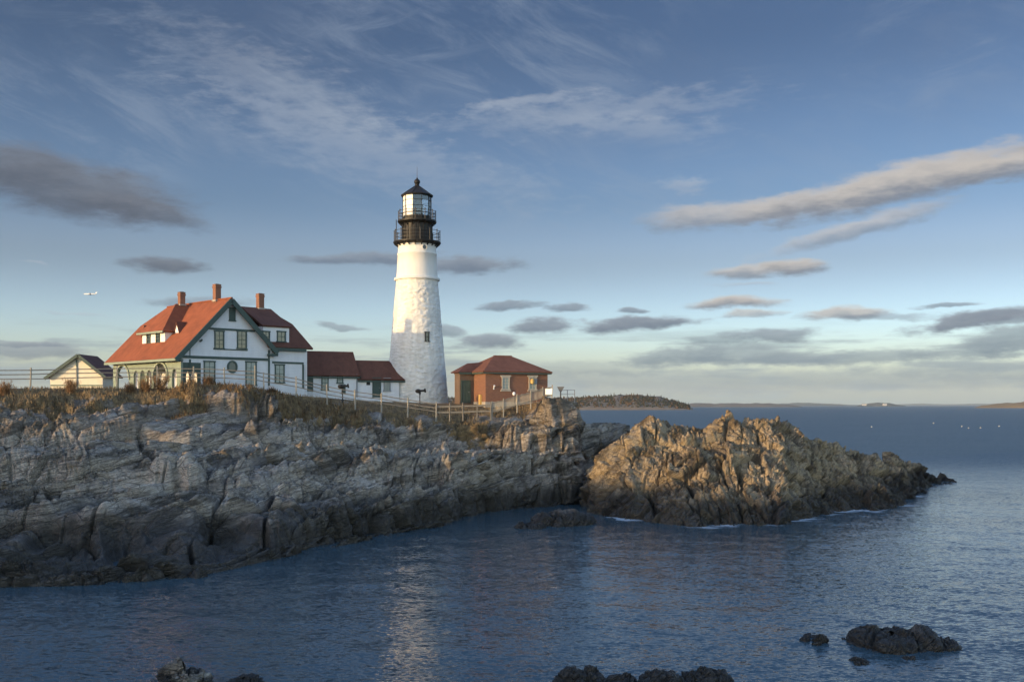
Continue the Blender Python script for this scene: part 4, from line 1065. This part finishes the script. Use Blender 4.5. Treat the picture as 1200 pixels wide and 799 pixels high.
# watch room: riveted iron drum with vertical ribs
mb = MB(); mb.lathe([(1.85, 29.0-LZ), (1.85, 29.15-LZ), (1.76, 29.18-LZ), (1.76, 31.1-LZ), (1.9, 31.2-LZ)], 48, cap=False)
for k in range(24):
    q = 2*math.pi*k/24; mb.bar((1.78*math.cos(q), 1.78*math.sin(q), 29.15-LZ), (1.78*math.cos(q), 1.78*math.sin(q), 31.1-LZ), .06)
mb.build('watch_room', M_black, lh)
mb = MB(); mb.lathe([(1.8, 31.05-LZ), (2.05, 31.2-LZ), (2.27, 31.3-LZ), (2.27, 31.48-LZ), (1.4, 31.5-LZ)], 56, cap=False)
for k in range(16):
    q = 2*math.pi*(k+.5)/16; mb.bar((1.76*math.cos(q), 1.76*math.sin(q), 30.85-LZ), (2.2*math.cos(q), 2.2*math.sin(q), 31.25-LZ), .08)
ld = mb.build('lantern_deck', M_black, lh)
railing('railing', 2.18, 31.48, 1.1, 12, (.35, .7, 1.05), ld)
# lantern: ten-sided glazing, blanked white towards the land
NF = 10; RL = 1.66; z0, z1 = 31.5-LZ, 34.35-LZ; ph0 = R(-90-12)
mb = MB(); mb.lathe([(RL+.04, 31.48-LZ), (RL+.04, 31.95-LZ), (RL-.02, 31.98-LZ)], NF, cap=False, a0=ph0, a1=ph0+2*math.pi)
for k in range(NF):
    q = ph0+2*math.pi*k/NF; q2 = ph0+2*math.pi*(k+1)/NF
    a_ = Vector((RL*math.cos(q), RL*math.sin(q), 0)); b2 = Vector((RL*math.cos(q2), RL*math.sin(q2), 0))
    mb.bar(a_+Vector((0, 0, z0)), a_+Vector((0, 0, z1)), .055)
    for f in (.30, .56, .8, 1.0): mb.bar(a_+Vector((0, 0, z0+(z1-z0)*f)), b2+Vector((0, 0, z0+(z1-z0)*f)), .035)
lan = mb.build('lantern', M_black, lh)
gl = MB(); wp = MB()
for k in range(NF):
    q = ph0+2*math.pi*k/NF; q2 = ph0+2*math.pi*(k+1)/NF
    P4 = [Vector((RL*.975*math.cos(x_), RL*.975*math.sin(x_), zq)) for x_, zq in ((q, z0+.02), (q2, z0+.02), (q2, z1), (q, z1))]
    mid = (q+q2)/2; left = math.cos(mid) < -.05 
    (wp if left else gl).bm.faces.new([(wp if left else gl).bm.verts.new(p) for p in P4])
gl.build('glazing', M_lglass, lan, fix=False); wp.build('blank_panel', M_lamp, lan, fix=False)
mb = MB(); mb.lathe([(.3, z0), (.42, z0+.5), (.66, z0+.8), (.72, z0+1.3), (.66, z0+1.8), (.4, z0+2.15), (.2, z0+2.3)], 24)
for k in range(7): mb.lathe([(.70, z0+.7+.18*k), (.76, z0+.76+.18*k), (.70, z0+.82+.18*k)], 24, cap=False)
mb.build('lens', mat_glass('fresnel lens', (.12, .14, .13), .08), lan)
mb = MB(); mb.cone((0, 0, z0-.2), (0, 0, z0+.3), .5, .45, 16); mb.build('lens_pedestal', M_iron, lan)
mb = MB(); mb.lathe([(1.55, z1-.02), (1.86, z1+.0), (1.9, z1+.1), (1.78, z1+.2), (1.3, z1+.5), (.7, z1+.92), (.36, z1+1.14), (.26, z1+1.3), (.26, z1+1.42)], NF*2, cap=True)
for k in range(NF):
    q = ph0+2*math.pi*k/NF; mb.bar((1.84*math.cos(q), 1.84*math.sin(q), z1+.16), (.36*math.cos(q), .36*math.sin(q), z1+1.18), .06)
rf = mb.build('lantern_roof', M_black, lh)
mb = MB(); mb.sphere((0, 0, z1+1.72), .36, (1, 1, .95), 20, 14); mb.lathe([(.3, z1+1.36), (.22, z1+1.42), (.2, z1+1.5)], 16); mb.cone((0, 0, z1+2.0), (0, 0, z1+2.2), .14, .08, 10); mb.build('ventilator_ball', M_black, rf, True)
mb = MB(); mb.cone((0, 0, z1+2.1), (0, 0, z1+3.5), .035, .015, 6); mb.build('lightning_rod', M_iron, rf)
mb = MB()
for k in range(9): mb.bar((-2.35, -.95, 29.0-LZ+k*.3), (-2.35, -.6, 29.0-LZ+k*.3), .04)
mb.bar((-2.35, -.95, 29.0-LZ), (-2.35, -.95, 31.5-LZ), .05); mb.bar((-2.35, -.6, 29.0-LZ), (-2.35, -.6, 31.5-LZ), .05); mb.build('ladder', M_iron, gd)

# ------------------------------------------------------------------ brick signal house
TH5 = R(24); PB = at(569, 474, 112)
br = empty('brick_building', (PB.x, PB.y, 10.2), TH5, label='low red brick building with hipped roof at the tip of the headland', cat='building')
WB, DB, ZE, ZR_ = 7.55, 8.2, 3.45, 5.35
wins = []
def bpos(px, py):
    k = (px-600)/1200; x = (k*PB.y-PB.x)/(math.cos(TH5)-math.sin(TH5)*k); YY = PB.y+math.sin(TH5)*x
    return x, HC+(474-py)/1200*YY-10.2
mb = MB(); mb.box((WB/2, DB/2, ZE/2-.4), (WB, DB, ZE+.8)); mb.build('wall', M_brick, br)
mb = MB(); mb.box((-.86, 3.4+.8, ZE/2-.4), (1.7, 1.6, ZE+.8)); mb.build('annex_wall', pm('shade-toned annex wall', (.15, .105, .08), .25, 1, .85, .2, 12), br)  # brown wall colour stands in for the shadow lying over the annex
mb = MB(); o_ = .42
a_, b2, c2, d2 = (-o_, -o_, ZE), (WB+o_, -o_, ZE), (WB+o_, DB+o_, ZE), (-o_, DB+o_, ZE); p1, p2 = (2.7, DB/2, ZR_), (4.95, DB/2, ZR_)
mb.slab([a_, b2, p2, p1], .14); mb.slab([b2, c2, p2], .14); mb.slab([c2, d2, p1, p2], .14); mb.slab([d2, a_, p1], .14); mb.bar(p1, p2, .2, .14)
mb.build('roof', pm('brick house roof shingle', (.17, .068, .04), .3, .8, .85, .25, 18, bands=.2), br); mb = MB()
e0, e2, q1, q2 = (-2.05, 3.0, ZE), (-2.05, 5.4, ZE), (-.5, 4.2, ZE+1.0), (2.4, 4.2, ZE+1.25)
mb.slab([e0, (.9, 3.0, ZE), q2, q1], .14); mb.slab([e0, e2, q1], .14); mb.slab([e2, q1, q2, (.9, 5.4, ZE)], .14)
mb.build('annex_roof', M_brown, br)  # darker brown roof carries the annex's painted-in shade too
mb = MB(); mb.box((WB/2, -.3, ZE-.16), (WB+.7, .12, .2)); mb.box((-.3, DB/2-2.5, ZE-.16), (.12, 3.2, .2)); mb.box((WB+.3, DB/2, ZE-.16), (.12, DB+.6, .2)); mb.box((-1.0, 3.1, ZE-.16), (1.8, .12, .2)); mb.build('cornice', M_green, br)
for x0, x1 in ((588, 597), (619.5, 628.5)):
    xa, _ = bpos(x0, 449); xb, _ = bpos(x1, 449); _, zt = bpos((x0+x1)/2, 441.5); _, zb = bpos((x0+x1)/2, 457)
    wo = window(br, ((xa+xb)/2, 0, (zt+zb)/2), (1, 0, 0), (0, -1, 0), xb-xa-.1, zt-zb-.15, mat=M_stone, pane=M_blind, bars=(1, 3))
    mb = MB(); mb.box(((xa+xb)/2, -.05, zt+.1), (xb-xa+.35, .1, .16)); mb.build('lintel', M_stone, wo)
    mb = MB(); mb.box(((xa+xb)/2, -.07, zb-.06), (xb-xa+.3, .14, .12)); mb.build('sill', M_stone, wo)
door(br, (-1.0, 3.4, 1.2), (1, 0, 0), (0, -1, 0), .95, 2.4)
mb = MB(); mb.box((WB/2-.01, DB/2-.02, -.2), (WB+.14, DB+.14, .6)); mb.build('plinth', M_concrete, br)
x, z = bpos(622.5, 446.5); mb = MB(); mb.cone((x, -.3, z+.28), (x, -.3, z+.1), .1, .26, 12); mb.cone((x, -.3, z+.1), (x, -.3, z-.28), .24, .2, 12); mb.build('fog_signal', M_yell, br)
mb = MB(); mb.box((x+.35, -.2, z-.05), (.42, .36, .5)); mb.box((x+.35, -.2, z+.24), (.5, .44, .06)); mb.build('signal_box', M_metal, br)
x, z = bpos(578.5, 453); mb = MB(); mb.cone((x, -.05, z-.1), (x, -.22, z+.12), .05, .12, 8); mb.box((x, -.03, z-.2), (.12, .06, .2)); mb.build('wall_lamp', M_lamp, br)
mb = MB(); mb.box((-.14, 1.2, .35), (.22, .5, 1.1)); mb.build('wall_box', M_yell, br)

# ------------------------------------------------------------------ fences
def fence(name, label, pts, ph, pw, rails, pm_, rm, rail_h=.12, rail_d=.06, cat='fence', sub=None):
    P = [at(*t_[:3]) for t_ in pts]
    root = empty(name, P[0], label=label, cat=cat); o0 = P[0]
    for i, p in enumerate(P):
        mb = MB(); q = p-o0; h = ph*(pts[i][3] if len(pts[i]) > 3 else 1) if True else ph
        mb.box(q+Vector((0, 0, h/2-.3)), (pw, pw, h+.6), Euler((random.gauss(0, .02), random.gauss(0, .02), random.random())).to_matrix()); mb.box(q+Vector((0, 0, h+.015)), (pw*1.1, pw*1.1, .03)); mb.build('post', pm_, root)
    for i in range(len(P)-1):
        a_, b2 = P[i]-o0, P[i+1]-o0
        for r_ in rails:
            mb = MB()
            m_ = (a_+b2)/2+Vector((0, 0, random.gauss(0, .02)))
            mb.bar(a_+Vector((0, 0, r_)), m_+Vector((0, 0, r_)), rail_d, rail_h); mb.bar(m_+Vector((0, 0, r_)), b2+Vector((0, 0, r_)), rail_d, rail_h)
            mb.build('rail', rm, root)
    return root
def fp(px, py, Y, k=1.0): return (px, py, Y, k)
fence('post_and_rail_fence', 'weathered three rail timber fence along the crest in front of the house', 
      [(-250, 451, 88), (-180, 451, 88.5), (-120, 451, 89), (-60, 450.5, 89.5), (-14, 450, 90), (36, 449.5, 91.5), (90, 448, 93.5), (137, 447, 95), (184, 446.5, 96), (227, 447, 97), (263, 448, 98), (298.5, 450, 99, 1.25), (309, 452, 99.5, .9), (347, 458, 101), (383, 467, 102.5), (416, 473, 103.5), (447, 477, 104.5), (478, 482, 105.5), (511, 487, 106)],
      1.4, .11, (.42, .82, 1.2), M_wpost, M_wood, .085)
fence('post_and_rail_fence', 'low fence of broad pale boards below the foot of the tower',
      [(511.5, 487, 106.1), (527, 487, 106.4), (542.5, 486.5, 106.7), (559, 486, 107), (575, 485.5, 107.3)], 1.3, .10, (.35, .95), M_wood, M_wood, .17)
# picket panel fence climbing to the cliff edge
pts = [(576.5, 485.5, 107.4), (590, 482, 107.7), (606, 477, 108.2), (622, 472.5, 108.7), (636, 468.5, 109.2), (647, 466, 109.5)]
root = fence('picket_fence', 'pale close picket fence climbing to the cliff edge before the brick building', pts, 1.35, .10, (.25, 1.15), M_wpost, M_wood, .09)
P = [at(*p) for p in pts]; o0 = P[0]
for a_, b2 in zip(P, P[1:]):
    n = int((b2-a_).length/.13); mb = MB()
    for k in range(1, n): p = a_.lerp(b2, k/n)-o0; mb.box(p+Vector((0, .05, .7)), (.07, .025, 1.05+.06*math.sin(k*5.1)))
    mb.build('pickets', M_wpost, root)

# ------------------------------------------------------------------ small things on the headland
def viewer(px, py_top, py_base, Y, label, sc=1.0):
    b_ = at(px, py_base, Y); h = (py_base-py_top)/1200*Y
    root = empty('coin_viewer', b_, R(20), label=label, cat='viewer')
    mb = MB(); mb.cone((0, 0, -.3), (0, 0, h-.5), .07, .05, 10); mb.cone((0, 0, -.05), (0, 0, .06), .2, .18, 12); mb.build('stand', M_iron, root)
    mb = MB(); mb.cone((0, 0, h-.62), (0, 0, h-.36), .06, .16, 10); mb.build('yoke', M_iron, root)
    mb = MB(); mb.sphere((-.18*sc, 0, h-.2), .27, (1.25, .9, .85)); mb.cone((-.1, -.11, h-.2), (.5*sc, -.11, h-.14), .13, .1, 10); mb.cone((-.1, .11, h-.2), (.5*sc, .11, h-.14), .13, .1, 10)
    mb.cone((.5*sc, 0, h-.14), (.62*sc, 0, h-.12), .2, .24, 12); mb.build('binocular_head', M_black, root)
viewer(492, 456, 474.5, 110, 'dark coin viewer on a thin post in front of the tower foot')
viewer(401.5, 450.5, 468.5, 106, 'dark coin viewer in front of the long walkway building')
b_ = at(657, 467, 110); root = empty('siren_post', b_, label='dark square funnel on a short post at the cliff edge', cat='siren')
mb = MB(); mb.cone((0, 0, -.3), (0, 0, .75), .07, .07, 8); mb.build('post', M_wood, root)
mb = MB(); bmesh.ops.create_cone(mb.bm, cap_ends=True, segments=4, radius1=.16, radius2=.5, depth=.5, matrix=Matrix.Translation((0, 0, 1.0)) @ Matrix.Rotation(R(45), 4, 'Z')); mb.box((0, 0, 1.26), (.76, .76, .05)); mb.build('funnel', M_metal, root)
b_ = at(643.5, 467, 109.2); root = empty('sign_board', b_, R(-20), label='white notice board at the top end of the picket fence', cat='sign')
mb = MB(); mb.box((0, -.1, .75), (.78, .04, .62)); mb.build('board', M_lamp, root); mb = MB()
for s in (-.3, .3): mb.box((s, -.06, .3), (.07, .05, 1.2))
mb.build('post', M_wpost, root)
b_ = at(602.3, 470, 109); root = empty('floodlight', b_, label='small white floodlight on a dark stub in front of the brick wall', cat='light')
mb = MB(); mb.cone((0, 0, -.2), (0, 0, .62), .045, .045, 8); mb.build('stand', M_iron, root)
mb = MB(); mb.sphere((0, 0, .8), .17, (1, 1, 1.15)); mb.cone((0, 0, .62), (0, 0, .7), .1, .14, 10); mb.build('lamp_head', M_lamp, root, True)
b_ = at(666, 467.5, 110.5); root = empty('guard_rail', b_, R(12), label='short grey pipe guard rail at the very edge of the cliff', cat='railing')
for s in (-.9, -.1, .7):
    mb = MB(); mb.cone((s, 0, -.4), (s, 0, 1.0), .04, .04, 8); mb.build('post', M_metal, root)
mb = MB(); mb.bar((-.9, 0, .98), (.7, 0, .98), .05); mb.bar((-.9, 0, .52), (.7, 0, .52), .05); mb.build('rail', M_metal, root)
M_float = pm('weathered float', (.38, .38, .36), .1, 3)
# post with blue rag and concrete drain mouth are left to the rock; floats on the bay
for i, (px, py, lb) in enumerate(((1021.5, 500.5, 'white net float nearest the outcrop among the floats on the bay'), (1094, 496, 'white net float farthest out on the bay, alone'), (1127, 500, 'white net float at the left of the close pair on the bay'), (1135, 502, 'white net float at the right of the close pair on the bay'), (1149, 501.6, 'dim white net float just beside the close pair on the bay'), (1171, 499.6, 'brightest white net float, farthest from the outcrop'))):
    c = on_water(px, py); r_ = .5*c.y/500
    mb = MB(); mb.sphere((0, 0, r_*.35), r_*.75, (1, 1, .8), 10, 8); mb.cone((0, 0, r_*.8), (0, 0, r_*1.3), r_*.1, r_*.06, 6)
    o = mb.build('net_float', M_float, None, True, label=lb, cat='float', group='floats on the bay'); o.location = c
# airliner far off above the garage
c = at(106, 344.5, 2000); pl = empty('airliner', c, R(4), label='tiny white airliner low in the sky above the garage', cat='airplane')
mb = MB(); pl.scale = (.72,)*3; mb.lathe([(.05, -18), (1.0, -17), (1.9, -14), (1.95, 8), (1.2, 14), (.3, 18)], 14); bmesh.ops.rotate(mb.bm, verts=mb.bm.verts[:], matrix=Matrix.Rotation(R(90), 3, 'Y')); mb.build('fuselage', M_lamp, pl, True)
for s in (-1, 1):
    mb = MB(); mb.slab([(2, s*1.2, -.8), (-4, s*1.2, -.8), (4.5, s*17, .6), (6, s*17, .6)], .35, (0, 0, -1)); mb.build('wing', M_lamp, pl)
    mb = MB(); mb.cone((-3.5, s*5.5, -1.6), (-.2, s*5.5, -1.6), .9, .8, 12); mb.build('engine', M_metal, pl)
    mb = MB(); mb.slab([(13, s*.4, .5), (16, s*.4, .5), (17.2, s*6, .8), (15.6, s*6, .8)], .2, (0, 0, -1)); mb.build('tailplane', M_lamp, pl)
mb = MB(); mb.slab([(11.5, -.15, 1), (16.5, -.15, 1), (18, -.15, 6.2), (15.8, -.15, 6.2)], .3, (0, 1, 0)); mb.build('fin', M_lamp, pl)

# ------------------------------------------------------------------ vegetation of the crest
def head_z():
    """height lookup of the finished headland mesh"""
    from mathutils.bvhtree import BVHTree
    A = H3[::2, ::2]; n, m = A.shape[:2]
    return BVHTree.FromPolygons(A.reshape(-1, 3).tolist(), grid_faces(n, m).tolist())
BV = head_z()
def drop(x, y):
    h = BV.ray_cast(Vector((x, y, 60)), Vector((0, 0, -1))); return h[0]
def mat_grass(name, a, b):
    m, nt = nodes_of(name); w = NT(nt)
    t_ = w.n('ShaderNodeAttribute', attribute_name='tint').outputs['Fac']
    w.principled(w.mix(t_, a, b), .8, None, 0, .2); return m
def blades(name, roots, hgt, wid, mat, label, lean=.5, per=1, parent=None, **kw):
    g = np.random.default_rng(len(roots)); n = len(roots); Rt = np.array(roots)
    h = hgt*(.5+g.random(n)); th = g.random(n)*6.28; ln = h*lean*(g.random(n)+.15)
    d = np.stack([np.cos(th), np.sin(th), 0*th], 1); s = np.stack([-np.sin(th), np.cos(th), 0*th], 1)*(wid*(.6+.8*g.random(n)))[:, None]
    a0 = Rt-s-np.array([0, 0, .06]); a1 = Rt+s-np.array([0, 0, .06]); mdl = Rt+d*(ln*.35)[:, None]+np.array([0, 0, 1.])*(h*.6)[:, None]; tip = Rt+d*ln[:, None]+np.array([0, 0, 1.])*h[:, None]
    V = np.stack([a0, a1, mdl+s*.7, mdl-s*.7, tip], 1).reshape(-1, 3); b_ = np.arange(n)*5
    F = np.concatenate([np.stack([b_, b_+1, b_+2], 1), np.stack([b_, b_+2, b_+3], 1), np.stack([b_+3, b_+2, b_+4], 1)])
    return mesh_np(name, V, F, mat, False, parent, {'tint': np.repeat(g.random(n), 5)}, label=label, **kw)
M_dry = mat_grass('dry grass', (.13, .085, .045), (.40, .29, .155)); M_dark = mat_grass('dead heath', (.07, .045, .027), (.24, .145, .07))
g = np.random.default_rng(11)
nr_, nc_ = H3.shape[:2]
def scatter(n, px0, px1, r0, r1, thr):
    out = []
    c = g.integers(np.searchsorted(pxs, px0), np.searchsorted(pxs, px1), n); r = g.integers(r0, r1, n)
    v = vegf[r, c]; dn = fbm(H3[r, c]/1.6, 3, 77)
    ok = (v > thr) & (dn > -.35+.5*g.random(n)-.2)
    q = H3[r, c][ok]; return q+g.normal(size=q.shape)*np.array([.06, .06, .0])
rt = HEAD_GRID[2]
gr = np.concatenate([scatter(21000, -120, 365, rt-32, rt+16, .42), scatter(7000, 365, 640, rt-14, rt+14, .5)])
blades('dry_grass', gr, .22, .022, M_dry, 'tawny dry grass along the top of the headland', kind='stuff', cat='grass')
hh = scatter(4500, 190, 420, rt-34, rt+8, .38)
blades('heath', hh, .4, .03, M_dark, 'dark brown dead heath on the slope before the house', .9, kind='stuff', cat='undergrowth')
# leafless shrubs along the fence
def shrub(px, Y, h, sp, label, mat, seed):
    gg = random.Random(seed); p = at(px, 474, Y); hit = drop(p.x, p.y); 
    if hit is None: return
    root = empty('shrub', hit, label=label, cat='shrub', group='leafless shrubs on the crest')
    mb = MB(); tips = []
    for i in range(16):
        a_ = gg.random()*6.28; q = Vector((0, 0, -.1)); d_ = Vector((math.cos(a_)*gg.uniform(.2, .8), math.sin(a_)*gg.uniform(.2, .8), 1)).normalized(); L_ = h*gg.uniform(.6, 1)
        r_ = .022
        for k in range(4):
            q2 = q+d_*L_/4; mb.cone(q, q2, r_, r_*.75, 4, False); q = q2; r_ *= .75; d_ = (d_+Vector((gg.gauss(0, .25), gg.gauss(0, .25), .05))).normalized(); tips.append(q.copy())
            e = q+(d_+Vector((gg.gauss(0, .8), gg.gauss(0, .8), .1))).normalized()*L_*.22; mb.cone(q, e, r_*.7, r_*.3, 3, False); tips.append(e)
    mb.build('stems', pm('shrub bark', (.12, .075, .05), .3, 4), root)
    R_ = []
    for t_ in tips:
        for k in range(9): R_.append((t_.x+gg.gauss(0, .1)*sp, t_.y+gg.gauss(0, .1)*sp, t_.z+gg.gauss(0, .1)))
    blades('twigs', R_, .2, .014, mat, None, 1.2, parent=root)
M_rust = mat_grass('rust twigs', (.15, .08, .042), (.37, .22, .105)); M_umb = mat_grass('umber twigs', (.07, .045, .03), (.2, .12, .06))
for i, (px, Y, h, sp, mt, lb) in enumerate((
    (5, 90, 1.3, 1.6, M_rust, 'rusty leafless shrub at the outer end of the crest fence'), 
    (82, 92.5, 1.25, 1.3, M_rust, 'tall orange shrub below the garage front'), 
    (152, 95, .9, 1.4, M_umb, 'small brown shrub before the far porch arch'), (170, 95.5, 1.2, 1.3, M_rust, 'orange shrub before the row of small porch arches'), (187, 96, 1.7, 1.2, M_rust, 'tallest rusty shrub, before the near porch arch'),
    (244, 97.5, 1.0, 1.8, M_umb, 'dark broad shrub under the lower house windows'), (320, 99.5, .7, 1.6, M_umb, 'low dark shrub where the fence begins to fall'))):
    shrub(px, Y, h, sp, lb, mt, i+3)

# ------------------------------------------------------------------ air
def haze():
    mb = MB(); mb.box((0, 9000, 140), (30000, 20000, 290))
    m, nt = nodes_of('haze'); v = nt.nodes.new('ShaderNodeVolumePrincipled'); o = nt.nodes.new('ShaderNodeOutputMaterial'); nt.links.new(v.outputs[0], o.inputs['Volume'])
    v.inputs['Color'].default_value = (.76, .9, .97, 1); v.inputs['Density'].default_value = 4e-5
    mb.build('haze', m, kind='stuff', label='thin sea haze')
haze()
